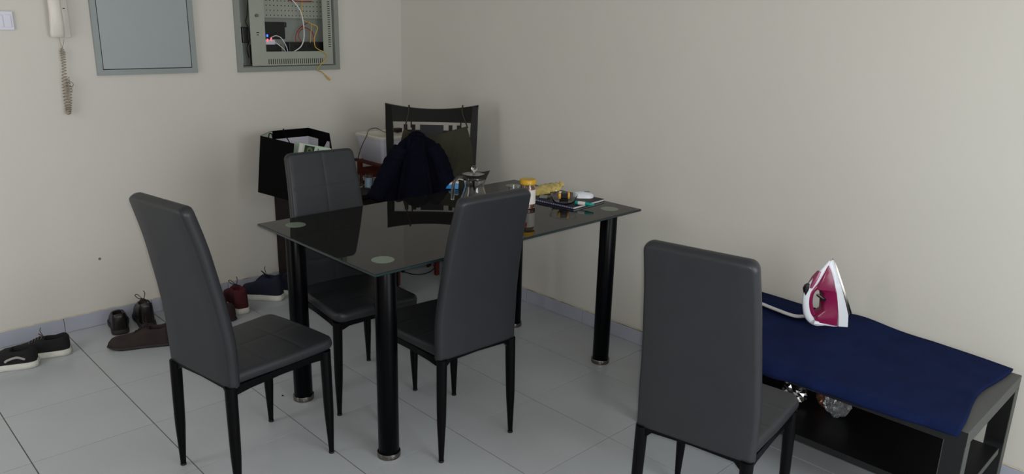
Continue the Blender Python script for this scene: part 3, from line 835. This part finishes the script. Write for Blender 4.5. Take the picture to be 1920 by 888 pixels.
# glass jug
jg = thing('glass_jug', 'clear glass water jug with a lid and a curved handle on the table', 'jug', (-.905, -1.735, ZT), radians(-44.4))
prof_o = [(.0, 0), (.052, 0), (.062, .006), (.069, .030), (.068, .055), (.060, .085), (.048, .112), (.0415, .132), (.0405, .145), (.044, .165), (.050, .190)]
prof_i = [(.0487, .1895), (.0427, .165), (.0392, .145), (.0402, .132), (.0467, .112), (.0587, .085), (.0667, .055), (.0677, .031), (.0605, .009), (.0, .005)]
def jugmesh():
    bm = bmesh.new(); n = 48; rings = []
    for r, z in prof_o+prof_i:
        ring = []
        for k in range(n):
            a = 2*pi*k/n; rr = r; zz = z
            if z > .150:
                f = (z-.150)/.04; sp = max(0, cos(a))**8
                rr += .016*sp*f; zz += .012*sp*f+.004*f*max(0, cos(a))
            ring.append(Vector((rr*cos(a), rr*sin(a), zz)))
        rings.append(ring)
    loft(bm, rings, True, False); bmesh.ops.remove_doubles(bm, verts=bm.verts, dist=1e-5); return bm
obj('jug_body', jugmesh(), M['glass'], jg, True)
obj('handle', TB(smooth_path([(-.043, 0, .168), (-.062, 0, .172), (-.078, 0, .160), (-.085, 0, .138), (-.088, 0, .105), (-.089, 0, .080)], 8), [.0075]*41, 12), M['glass'], jg, True)
ld = obj('lid', lathe([(0, .190), (.015, .189), (.036, .186), (.036, .170), (.0375, .170), (.038, .187), (.045, .188), (.045, .190), (.038, .1895), (.015, .1925), (0, .193)], 36, cap=False), M['glass'], jg, True, 50)
obj('lid_knob', lathe([(.0, .1955), (.005, .1958), (.005, .201), (.011, .206), (.0135, .213), (.011, .221), (.005, .225), (0, .226)], 24, cap=False), M['glass'], ld, True)
# honey jar
hj = thing('honey_jar', 'glass jar of amber honey with a yellow lid and a red and white label', 'jar', (-.583, -1.732, ZT), radians(-44))
obj('honey_fill', lathe([(0, .004), (.031, .004), (.0322, .012), (.0322, .088), (.028, .098), (0, .098)], 32, cap=False), M['honey'], hj, True, 40)
obj('jar_glass', lathe([(0, 0), (.032, 0), (.0345, .005), (.0345, .090), (.030, .101), (.030, .112), (.029, .112), (.029, .101), (.0332, .090), (.0332, .005), (0, .0025)], 32, cap=False), M['glass'], hj, True, 40)
obj('lid', lathe([(.0, .128), (.034, .128), (.0362, .125), (.0362, .108), (.0335, .106), (0.0, .106)], 36, cap=False), M['yellow_lid'], hj, True, 40)
bm = bmesh.new()
def band(bm, r, a0, a1, z0_, z1_, n=20):
    rings = []
    for k in range(n+1):
        a = radians(a0+(a1-a0)*k/n)
        rings.append([Vector((r*cos(a), r*sin(a), z0_)), Vector((r*cos(a), r*sin(a), z1_)), Vector(((r+.0005)*cos(a), (r+.0005)*sin(a), z1_)), Vector(((r+.0005)*cos(a), (r+.0005)*sin(a), z0_))])
    loft(bm, rings)
band(bm, .0347, -130, 20, .02, .084); lb = obj('label', bm, M['label_white'], hj, True, 40)
bm = bmesh.new(); band(bm, .0353, -128, -90, .062, .082, 6); obj('red_print', bm, M['label_red'], lb)
# small clear cup left of the jar
p = at(966, 366, z=ZT)
cu = thing('plastic_tub', 'small clear tub with pale contents behind the honey jar', 'tub', (p.x, p.y, ZT))
obj('tub_wall', lathe([(0, 0), (.026, 0), (.033, .044), (.031, .044), (.0245, .002), (0, .002)], 28, cap=False), M['glass'], cu, True, 40)
obj('tub_contents', lathe([(0, .003), (.0242, .003), (.0275, .026), (0, .028)], 24, cap=False), M['bag_mint'], cu, True, 40)
# spiral notebook
nbp = [at(1075, 393, z=ZT), at(1133, 377, z=ZT), at(1005, 373, z=ZT)]
o0 = nbp[0]; ex = (nbp[1]-nbp[0]); ey = (nbp[2]-nbp[0]); W_, H_ = ex.length, .265
ang = math.atan2(ex.y, ex.x)
nb = thing('spiral_notebook', 'dark covered spiral notebook lying near the table corner', 'notebook', (o0.x, o0.y, ZT), ang)
obj('back_cover', B((0, 0, 0), (W_, H_, .0015)), M['nb_cover'], nb)
obj('pages', B((.008, .002, .0016), (W_-.002, H_-.002, .0095)), M['paper'], nb)
obj('front_cover', B((0, 0, .0096), (W_, H_, .0110)), M['nb_cover'], nb)
for k in range(20):
    yy = .010+k*.0129
    pts = [Vector((.002+.0065*cos(a), yy, .0075+.0062*sin(a))) for a in [2*pi*j/12 for j in range(13)]]
    obj('spiral_ring', TB(pts, .0012, 5), M['spiral'], nb, True)
ZN = ZT+.0112
# glass bowl with odds and ends
bo_c = at(1059, 384, z=ZN)
bo_c = Vector((bo_c.x+.030, bo_c.y+.034, ZN))
bo = thing('glass_bowl', 'shallow clear glass bowl standing on the spiral notebook', 'bowl', bo_c)
obj('bowl_wall', lathe([(0, 0), (.040, 0), (.051, .007), (.060, .032), (.0615, .039), (.059, .039), (.0575, .032), (.049, .010), (.038, .004), (0, .004)], 36, cap=False), M['glass'], bo, True, 50)
# battery-like item in it: black block with amber ends
bt = thing('battery_pack', 'black battery pack with amber yellow ends lying in the glass bowl', 'battery', (bo_c.x, bo_c.y, ZN+.0062), radians(-44))
obj('pack_body', B((-.014, -.012, .012), (.016, .012, .040), .002), M['black_plastic'], bt)
obj('amber_end', B((-.026, -.012, .012), (-.0143, .012, .038), .002), M['yellow'], bt)
obj('amber_end', B((.0163, -.012, .014), (.026, .012, .042), .002), M['yellow'], bt)
obj('pack_foot', B((-.020, -.010, .0), (.020, .010, .0119), .001), M['black_plastic'], bt)
# key fob
p = at(1038, 372, z=ZN)
kf = thing('metal_lighter', 'small grey metal lighter beside the glass bowl on the notebook', 'lighter', (p.x-.025, p.y+.03, ZN), radians(-60))
obj('lighter_case', B((-.026, -.010, 0), (.012, .010, .012), .002), M['grey_plastic'], kf)
obj('lighter_cap', B((.0125, -.009, .0005), (.024, .009, .0115), .002), M['metal'], kf)
# teal glue stick
a = at(1080, 380, z=ZN+.008); b = at(1110, 384, z=ZN+.008)
gs = thing('glue_stick', 'teal tube with a white label lying in front of the computer mouse', 'tube', (a.x+.006, a.y-.004, ZN+.0085), math.atan2((b-a).y, (b-a).x))
Lg = (b-a).length
def xl(pr): 
    bm = bmesh.new(); loft(bm, [[Vector((x, r*cos(2*pi*k/20), r*sin(2*pi*k/20))) for k in range(20)] for x, r in pr]); return bm
obj('tube_body', xl([(-.012, .0065), (-.010, .0082), (Lg*.62, .0082), (Lg*.66, .0078), (Lg, .0048), (Lg+.002, .003)]), M['teal'], gs, True, 40)
obj('label', xl([(.004, .0084), (Lg*.5, .0084)]), M['label_white'], gs, True, 40)
# mouse
a = at(1094, 367, z=ZN+.01)
ms = thing('computer_mouse', 'white computer mouse on the far corner of the notebook', 'mouse', (a.x+.012, a.y+.010, ZN), radians(-40))
bm = bmesh.new(); rings = []
for t in [k/12 for k in range(13)]:
    x = -.048+.096*t; wd = .030*sqrt(max(.03, 1-(2*t-1)**4)); h = .006+.022*sqrt(max(0, 1-((t-.40)/.62)**2)) if abs((t-.40)/.62) < 1 else .006
    ring = [Vector((x, wd*cos(a_), 0.0008 if sin(a_) < 0 else .0008+h*sin(a_)**.8)) for a_ in [2*pi*k/20 for k in range(20)]]
    rings.append(ring)
loft(bm, rings); mb = obj('mouse_shell', bm, M['iron_white'], ms, True, 60)
obj('button_gap', B((.000, -.010, .0255), (.028, .010, .0280), .001), M['grey_plastic'], ms)
# crumpled wrapper of golden food
a = at(1006, 371, z=ZT); b = at(1052, 360, z=ZT)
wr = thing('snack_bag', 'crumpled clear bag of golden snacks between the honey jar and the glass bowl', 'packet', ((a.x+b.x)/2+.012, (a.y+b.y)/2+.028, ZT), math.atan2((b-a).y, (b-a).x))
Lw = (b-a).length
bm = bmesh.new(); rings = []
for i in range(22):
    t = i/21; x = -Lw*.55+Lw*1.15*t
    h = interp([(0, .030), (.2, .038), (.5, .046), (.8, .040), (.92, .022), (1, .030)], t); wd = interp([(0, .030), (.4, .046), (.8, .034), (.92, .010), (1, .020)], t)
    zb = interp([(0, 0), (.7, 0), (.92, .012), (1, .014)], t)
    ring = []
    for k in range(20):
        an = 2*pi*k/20; j = 1+.16*sin(i*1.9+k*1.3)+.10*random.uniform(-1, 1)
        ring.append(Vector((x, wd*cos(an)*j, max(0.0003, zb+h*.5+h*.5*sin(an)*j))))
    rings.append(ring)
loft(bm, rings); sb = obj('bag_film', bm, M['wrapper'], wr, True, 35)
obj('maroon_print', B((-.022, -.047, .004), (.012, -.040, .018), .002), M['noodle'], wr)

# ------------------------------------------------------------------ low desk on the right
dk = thing('low_desk', 'low black-brown desk with a lower shelf along the right wall', 'desk', (0, 0, 0))
YA, YB = -3.590, -2.450; XA, XB = -.640, -.075; ZD = .450
obj('desktop', B((XA, YA, ZD-.045), (XB, YB, ZD), .0015, 1), M['desk'], dk)
for (xx, yy) in ((XA, YA), (XB-.045, YA), (XA, YB-.06), (XB-.045, YB-.06)):
    lg = obj('leg', B((xx, yy+.002, 0), (xx+.045, yy+.058, ZD-.0452)), M['desk_dark'], dk)
    for q in (yy, yy+.0582): obj('pale_end_face', B((xx, q, 0), (xx+.045, q+.0018, ZD-.0452)), M['desk'], lg)  # end faces of the legs paler than their sides
obj('dark_front_face', B((XA-.0015, YA, ZD-.0448), (XA-.0002, YB, ZD-.0005)), M['desk_dark'], dk)  # thin sheet making the front face darker than the desktop
sf = obj('shelf', B((-.594, YA+.006, .182), (-.160, YB-.006, .205)), M['desk_dark'], dk)
obj('pale_end_face', B((-.594, YA+.004, .182), (-.160, YA+.0058, .205)), M['desk'], sf)  # shelf end face paler than the rest of the shelf
bm = bmesh.new(); box(bm, (-.159, YA+.12, .20), (-.150, YB-.12, ZD-.046)); obj('back_board', bm, M['desk_dark'], dk)

# towel / ironing blanket
def towel_grid():
    nu, nv = 110, 60
    rows = []
    for i in range(nu+1):
        s = i/nu; row = []
        for j in range(nv+1):
            t = j/nv                                            # 0 at the wall, 1 at the front edge
            yend = -3.560+.020*sin(pi*t)**2*1.4-.012*t
            y = -2.48+(yend+2.48)*s
            sag = 0.0
            xr = -.030-.035*max(0, (s-.75)/.25)
            x = xr+(-.655+.0-xr)*t+.010*sin(s*19)*t*(1-t)
            z = ZD+.0115+.020*math.exp(-((s-.50)/.11)**2)*(1-t)**.7
            z += .0022*sin(s*13+t*5)*sin(t*7+s*4)+.0012*sin(s*9-t*17+1)
            z = max(z, ZD+.0095)
            if x < XA:                                         # falls over the front edge
                z -= max(0, XA-.005-x)*1.2
            row.append(Vector((x, y, z)))
        # hanging lip
        base = row[-1]
        for q, (dx, dz) in enumerate(((-.006, -.008), (-.010, -.020), (-.010, -.034))):
            k = .75+.35*sin(s*17)+.25*sin(s*41+1)
            lf = interp([(0, 1.25), (.5, 1.0), (1, .35)], s); row.append(Vector((base.x+dx+.002*sin(s*50), base.y, base.z+dz*lf*(.9+.3*k*.5))))
        rows.append(row)
    return rows
rows = towel_grid()
tw = thing('ironing_towel', 'thick navy blue towel spread over the low desk as an ironing cover', 'towel', (0, 0, 0))
def sheet(rows, th):
    bm = bmesh.new(); n = len(rows); mm = len(rows[0])
    def nrm(i, j):
        a = rows[min(i+1, n-1)][j]-rows[max(i-1, 0)][j]; b = rows[i][min(j+1, mm-1)]-rows[i][max(j-1, 0)]
        q = a.cross(b).normalized(); return q if q.z > 0 or (abs(q.z) < .3 and q.x < 0) else -q
    A = [[bm.verts.new(p) for p in r] for r in rows]
    C = [[bm.verts.new(rows[i][j]-nrm(i, j)*th) for j in range(mm)] for i in range(n)]
    for g in (A, C):
        for i in range(n-1):
            for j in range(mm-1): bm.faces.new((g[i][j], g[i][j+1], g[i+1][j+1], g[i+1][j]))
    for i in range(n-1):
        for j in (0, mm-1): bm.faces.new((A[i][j], A[i+1][j], C[i+1][j], C[i][j]))
    for j in range(mm-1):
        for i in (0, n-1): bm.faces.new((A[i][j], A[i][j+1], C[i][j+1], C[i][j]))
    return bm
obj('towel_sheet', sheet(rows, .008), M['towel'], tw, True)
# folded-back end with the white hem
hp = [at(1390, 557, z=.478), at(1420, 566, z=.478), at(1450, 578, z=.478), at(1490, 592, z=.480), at(1520, 592, z=.482)]
fp = [at(1390, 551, z=.480), at(1420, 558, z=.480), at(1456, 557, z=.480), at(1490, 566, z=.482), at(1520, 576, z=.484)]
HPp = smooth_path(hp, 8); FPp = smooth_path(fp, 8)
rows2 = []
for a, b in zip(HPp, FPp):
    r = []
    for k in range(9):
        t = k/8; p = a.lerp(b, t); p.z += .008*sin(pi*t)+.002*sin(t*7)
        r.append(p)
    rows2.append(r)
obj('folded_end', sheet(rows2, .012), M['towel'], tw, True)
bm = bmesh.new(); tube(bm, [p+Vector((-.004, -.001, .002)) for p in HPp], .0070, 8); obj('white_hem', bm, M['hem'], tw, True)

# ------------------------------------------------------------------ steam iron standing on its heel
IP = at(1547, 609, z=.476)
iron = thing('steam_iron', 'magenta and white steam iron standing upright on the navy towel', 'iron', (IP.x+.02, IP.y, 0))
HD = Vector((.80, -.60, 0)).normalized(); WD = Vector((.60, .80, 0))
IO = Vector(iron.location)
def I(u, v, w=0.0):
    """profile point given in photo pixels on the iron's own upright mid plane"""
    p = on_plane(u, v, IO, WD)-IO
    return p+WD*w
def iron_loft(levels, name, m, par=None, sm=True):
    bm = bmesh.new(); rings = []
    for (ul, vl), (ur, vr), wl, wr_ in levels:
        a = I(ul, vl); b = I(ur, vr); ring = []
        prof = [(0, -.75), (.0, .75), (.12, 1), (.88, 1), (1, .75), (1, -.75), (.88, -1), (.12, -1)]
        for t, s in prof:
            wv = wl+(wr_-wl)*t; ring.append(a.lerp(b, t)+WD*(s*wv))
        rings.append(ring)
    loft(bm, rings); return obj(name, bm, m, par or iron, sm, 50)
iron_loft([((1561, 484), (1563.5, 485), .001, .001), ((1564, 500), (1568, 499), .010, .010), ((1568.5, 525), (1572.5, 524), .026, .027), ((1574, 552), (1578, 551), .041, .042), ((1579.5, 578), (1584.5, 577), .048, .049), ((1580.5, 582), (1585, 581), .046, .046)], 'soleplate', M['chrome_dull'])
iron_loft([((1553, 492), (1562, 486), .002, .002), ((1552, 500), (1565, 499), .008, .010), ((1555, 515), (1568.5, 514), .016, .019), ((1558, 535), (1572.5, 533), .024, .029), ((1560, 560), (1577, 558), .031, .038), ((1561, 585), (1581, 582), .036, .046), ((1560, 604), (1580, 604), .038, .046), ((1564, 608), (1577, 610), .026, .030)], 'white_skirt', M['iron_white'])
iron_loft([((1551, 496), (1554, 497), .004, .006), ((1545, 508), (1557, 509), .012, .016), ((1537, 522), (1559.5, 524), .016, .026), ((1530, 534), (1561.5, 536), .017, .031), ((1529, 540), (1562.5, 541), .017, .033)], 'magenta_tank', M['magenta'])
iron_loft([((1529, 540), (1562.5, 541), .017, .033), ((1540, 546), (1563, 546), .020, .034), ((1541, 560), (1564, 560), .022, .037), ((1540, 578), (1564.5, 578), .024, .039), ((1524, 588), (1564.5, 588), .024, .041), ((1525, 599), (1563, 604), .024, .041)], 'magenta_tank', M['magenta'])
obj('grip', TB(smooth_path([I(1534, 534), I(1523, 544), I(1518.5, 556), I(1518, 572), I(1523, 586), I(1530, 592)], 6), .0115, 12), M['magenta'], iron, True)
bm = bmesh.new()
path = smooth_path([I(1557, 489), I(1545, 505), I(1530, 525), I(1518, 541), I(1512.5, 556), I(1512, 573), I(1515, 589), I(1524, 600), I(1540, 606), I(1556, 609), I(1572, 611)], 6)
tube(bm, path, [.004+.0065*min(1, k/12) for k in range(len(path))], 10, True, 1.5); obj('white_trim', bm, M['iron_white'], iron, True)
iron_loft([((1534, 508), (1539, 508), .008, .008), ((1525, 520), (1534, 516), .014, .014), ((1518, 532), (1526, 529), .015, .015), ((1516, 538), (1520, 538), .014, .014)], 'pink_water_cap', M['pink'])
iron_loft([((1510, 534), (1517, 531), .008, .008), ((1507, 540), (1516, 538), .010, .010), ((1508, 552), (1512, 551), .008, .008)], 'black_button', M['black_plastic'])
obj('thermostat_dial', TB([I(1540, 557, -.026), I(1540, 557, .026)], .0060, 18), M['chrome'], iron, True, 50)
heel = bmesh.new(); loft(heel, [[I(1520, 602, -.026), I(1576, 609, -.030), I(1576, 609, .034), I(1520, 602, .026)], [I(1522, 597, -.024), I(1577, 604, -.034), I(1577, 604, .034), I(1522, 597, .024)]])
obj('heel_rest', heel, M['iron_white'], iron)

# crumpled clear plastic and foil on the shelf
def crumple(c, rx, ry, rz, seed, name, label, m, cat):
    rnd = random.Random(seed); bm = bmesh.new()
    bmesh.ops.create_icosphere(bm, subdivisions=3, radius=1.0)
    for v in bm.verts:
        k = 1+rnd.uniform(-.22, .18)
        v.co = Vector((v.co.x*rx*k, v.co.y*ry*k, v.co.z*rz*k))
    zmin = min(v.co.z for v in bm.verts)
    for v in bm.verts: v.co.z -= zmin
    o = obj(name, bm, m); o.location = c; return tag(o, label, cat)
cl_mat = mat('clear_crinkled_plastic', (235, 240, 245), 0.06, trans=0.9, ior=1.3, bump=0.6, bscale=60)
foil = mat('silver_foil', (200, 200, 200), 0.15, metal=1.0)
copper = mat('brown_foil', (120, 84, 66), 0.35, metal=0.6)
p = at(1567, 783, z=.206); crumple((p.x+.01, p.y+.005, .2055), .042, .046, .050, 3, 'plastic_wrap', 'crumpled clear plastic wrap on the desk shelf under the iron', cl_mat, 'plastic')
p = at(1510, 748, z=.24); crumple((p.x+.02, p.y+.05, .2055), .035, .045, .040, 5, 'foil_packet', 'shiny silver foil packet on the desk shelf nearest the chair seat', foil, 'packet')
p = at(1534, 750, z=.24); crumple((p.x+.03, p.y-.01, .2055), .026, .026, .036, 9, 'foil_packet', 'brown foil packet on the desk shelf between the silver one and the plastic', copper, 'packet')

# ------------------------------------------------------------------ shoes
def make_shoe(name, label, group, Ls, Ws, Hs, upper, sole, hs, loc, rz, laces=None, toe=.42, lift=0.0, collar=.36, tilt=0.0, lining=None, high=1.0, roll=0.0, sole_mat=None):
    t = thing(name, label, 'shoe', loc, rz, group)
    t.rotation_euler = (roll, -tilt, rz)
    W = [(0, .42), (.03, .62), (.10, .78), (.25, .80), (.45, .80), (.65, .96), (.78, 1.0), (.90, .82), (.97, .52), (1, .30)]
    Ht = [(0, .82), (.05, 1.0*high), (.20, .86), (.36, .88), (.42, .92), (.50, .80), (.62, .60), (.75, .48), (.88, toe), (.95, toe*.85), (1, toe*.40)]
    sts = [0, .015, .04, .08, .12, .16, .2, .25, .3, collar-.02, collar, collar+.03, .45, .5, .56, .62, .68, .74, .8, .85, .9, .94, .97, .99, 1.0]
    rings = []
    for s in sts:
        x = (s-.5)*Ls; wv = interp(W, s)*Ws/2; h = hs+interp(Ht, s)*(Hs-hs)
        ring = []
        op = .06 < s < collar
        half = []
        for a in (0, 8, 20, 35, 50, 62):
            k = a/62.0
            yy = wv*(1-.05*k-(.20 if op else .32)*k*k); 
            zz = hs-.004+(h-hs)*sin(radians(90*min(1, k*(.98 if s < .5 else .85))))
            half.append((yy, zz))
        yr, zr = half[-1]
        if op:
            mid = [(yr*.85, zr-.002), (yr*.78, zr-.02), (yr*.70, hs+.010), (0, hs+.008)]
        else:
            mid = [(yr*.85, zr+.15*(h-zr)), (yr*.6, zr+.55*(h-zr)), (yr*.3, zr+.9*(h-zr)), (0, h)]
        hl = half+mid
        ring = [Vector((x, y, z)) for y, z in hl] + [Vector((x, -y, z)) for y, z in reversed(hl[:-1])]
        rings.append(ring)
    bm = bmesh.new(); loft(bm, rings); obj('upper', bm, upper, t, True, 70)
    N = 40; outline = []
    for k in range(N):
        s = k/(N-1); s = .5-.5*cos(pi*s); outline.append((s, interp(W, s)))
    def ring_at(z, gr, spring):
        pts = []
        for s, wv in outline: pts.append(Vector(((s-.5)*(Ls+gr), (wv*Ws/2+gr*.5), z+(spring*max(0, s-.75)**2*16 if True else 0))))
        for s, wv in reversed(outline): pts.append(Vector(((s-.5)*(Ls+gr), -(wv*Ws/2+gr*.5), z+(spring*max(0, s-.75)**2*16))))
        return pts
    bm = bmesh.new(); loft(bm, [ring_at(0, .002, .012), ring_at(.003, .008, .011), ring_at(hs*.6, .010, .006), ring_at(hs+.003, .006, .004)])
    bmesh.ops.remove_doubles(bm, verts=bm.verts, dist=1e-5)
    obj('sole', bm, sole_mat or sole, t, True, 50)
    obj('insole', prism(bmesh.new(), [((s-.5)*Ls*1.0, wv*Ws*.33) for s, wv in outline if .05 < s < collar+.1]+[((s-.5)*Ls, -wv*Ws*.33) for s, wv in reversed(outline) if .05 < s < collar+.1], hs+.0085+lift, hs+.0105+lift), lining or M['lining'], t)
    if laces:
        bm = bmesh.new()
        for k in range(5):
            s = collar+.03+k*.045; x = (s-.5)*Ls; h = hs+interp(Ht, s)*(Hs-hs)+.003; wv = interp(W, s)*Ws*.20
            tube(bm, smooth_path([(x-.004, -wv, h-.008), (x, 0, h+.001), (x+.006, wv, h-.008)], 4), .0022, 6)
        obj('laces', bm, laces, t, True)
        x = (collar+.02-.5)*Ls; h = Hs*.97
        bm = bmesh.new()
        tube(bm, smooth_path([(x, .004, h), (x+.012, .022, h+.022), (x+.004, .036, h+.024), (x-.004, .024, h+.008), (x, .006, h)], 6), .0018, 6)
        tube(bm, smooth_path([(x, -.004, h), (x+.010, -.012, h+.022), (x+.004, -.006, h+.040)], 6), .0018, 6)
        obj('lace_bow', bm, laces, t, True)
    return t
def fl(u, v): return at(u, v, z=0)
def place(hu, hv, ang, Ls):   # heel-end ground pixel and heading -> origin
    p = fl(hu, hv); return (p.x+cos(ang)*Ls/2, p.y+sin(ang)*Ls/2, 0)
a1 = radians(158)
s1 = make_shoe('sneaker', 'black slip-on sneaker with white sole and pale side stripe, at the left frame edge', 'shoes along the left wall', .27, .10, .098, M['shoe_black'], M['shoe_white'], .026, place(72, 682, a1, .27), a1, lining=M['label_white'], lift=.012)
obj('side_stripe', TB(smooth_path([(-.095, .0385, .046), (-.065, .0415, .060), (-.03, .0420, .052), (-.018, .0425, .044)], 6),   .0060, 8, .9), M['stripe'], s1, True)
a2 = radians(160)
make_shoe('sneaker', 'black sneaker with white sole, right one of the pair nearest the light switch', 'shoes along the left wall', .27, .10, .098, M['shoe_black'], M['shoe_white'], .026, place(133, 659, a2, .27), a2, laces=M['shoe_grey'])
a3 = radians(76)
make_shoe('leather_shoe', 'dark brown leather shoe, heel outwards, leftmost of the brown ones', 'shoes along the left wall', .215, .092, .112, M['shoe_darkbrown'], M['sole_dark'], .022, place(227, 627, a3, .215), a3, toe=.5)
a4 = radians(80)
make_shoe('leather_shoe', 'dark brown leather shoe with laces, taller, right beside the leftmost brown one', 'shoes along the left wall', .215, .093, .138, M['shoe_darkbrown'], M['sole_dark'], .024, place(279, 615, a4, .215), a4, laces=M['shoe_darkbrown'], toe=.5)
a5 = radians(153)
p = fl(262, 652)
make_shoe('suede_shoe', 'brown suede shoe lying lengthwise in front of the two dark leather ones', 'shoes along the left wall', .29, .100, .105, M['shoe_brown'], M['sole_dark'], .012, (p.x+.020, p.y+.025, 0), a5, laces=M['shoe_brown'], toe=.45)
a6 = radians(170)
make_shoe('suede_shoe', 'brown suede shoe in front of the maroon sneakers, behind the chair back', 'shoes along the left wall', .28, .100, .088, M['shoe_brown'], M['sole_dark'], .012, place(441, 596, a6, .28), a6, toe=.45)
a7 = radians(84)
make_shoe('sneaker', 'maroon sneaker with white sole, left one of the maroon pair', 'shoes along the left wall', .27, .095, .140, M['shoe_red'], M['shoe_white'], .028, place(418, 596, a7, .27), a7, laces=M['shoe_red'])
a8 = radians(82)
make_shoe('sneaker', 'maroon sneaker with white sole and upright laces, right one of the maroon pair', 'shoes along the left wall', .27, .095, .142, M['shoe_red'], M['shoe_white'], .028, place(457, 588, a8, .27), a8, laces=M['shoe_darkbrown'])
a9 = radians(128)
make_shoe('sneaker', 'navy blue sneaker with white sole, toe towards the wall, the fully visible one', 'shoes along the left wall', .24, .095, .152, M['shoe_navy'], M['shoe_white'], .030, place(530, 561, a9, .24), a9, laces=M['shoe_navy'])
a10 = radians(128)
make_shoe('sneaker', 'navy blue sneaker with white sole half hidden behind the table leg', 'shoes along the left wall', .24, .092, .150, M['shoe_navy'], M['shoe_white'], .030, place(576, 552, a10, .24), a10, laces=M['shoe_navy'])

# cable with plug on the floor under the table, and a crumb
pc = thing('charger_cable', 'thin black charger cable with a plug on the floor under the table', 'cable', (0, 0, 0))
pts = [fl(760, 511), fl(775, 515), fl(790, 515), fl(802, 512), fl(812, 506), fl(814, 500), fl(808, 494)]
pts = [Vector((q.x, q.y, .004)) for q in pts]
obj('cord', TB(smooth_path(pts, 8), .0035, 7), M['black_plastic'], pc, True)
q = pts[0]; dv = (pts[0]-pts[1]).normalized()
obj('plug', TB([q, q+dv*.012, q+dv*.03], [.004, .0095, .009], 10), M['black_plastic'], pc, True)
q = fl(806, 500); o = obj('red_toy', B((-.018, -.008, 0), (.018, .008, .014), .003), M['noodle']); o.location = (q.x, q.y+.01, 0); o.rotation_euler = (0, 0, .3)
tag(o, 'small reddish block on the floor beside the black charger cable', 'block')
q = fl(530, 742); bm = bmesh.new(); bmesh.ops.create_icosphere(bm, subdivisions=1, radius=.005)
for v in bm.verts: v.co.z = v.co.z*.6+.003; v.co.x *= random.uniform(.6, 1.2)
o = obj('crumb', bm, M['dark']); o.location = (q.x, q.y, 0); tag(o, 'tiny black crumb on the floor tile left of the table leg', 'crumb')

# small screw hole with a wall plug in the left wall
q = at(187, 485, y=-.001)
obj('screw_hole', TB([(q.x, .0005, q.z), (q.x, -.0012, q.z)], .007, 10), M['grout'], bpy.data.objects['wall_left'])
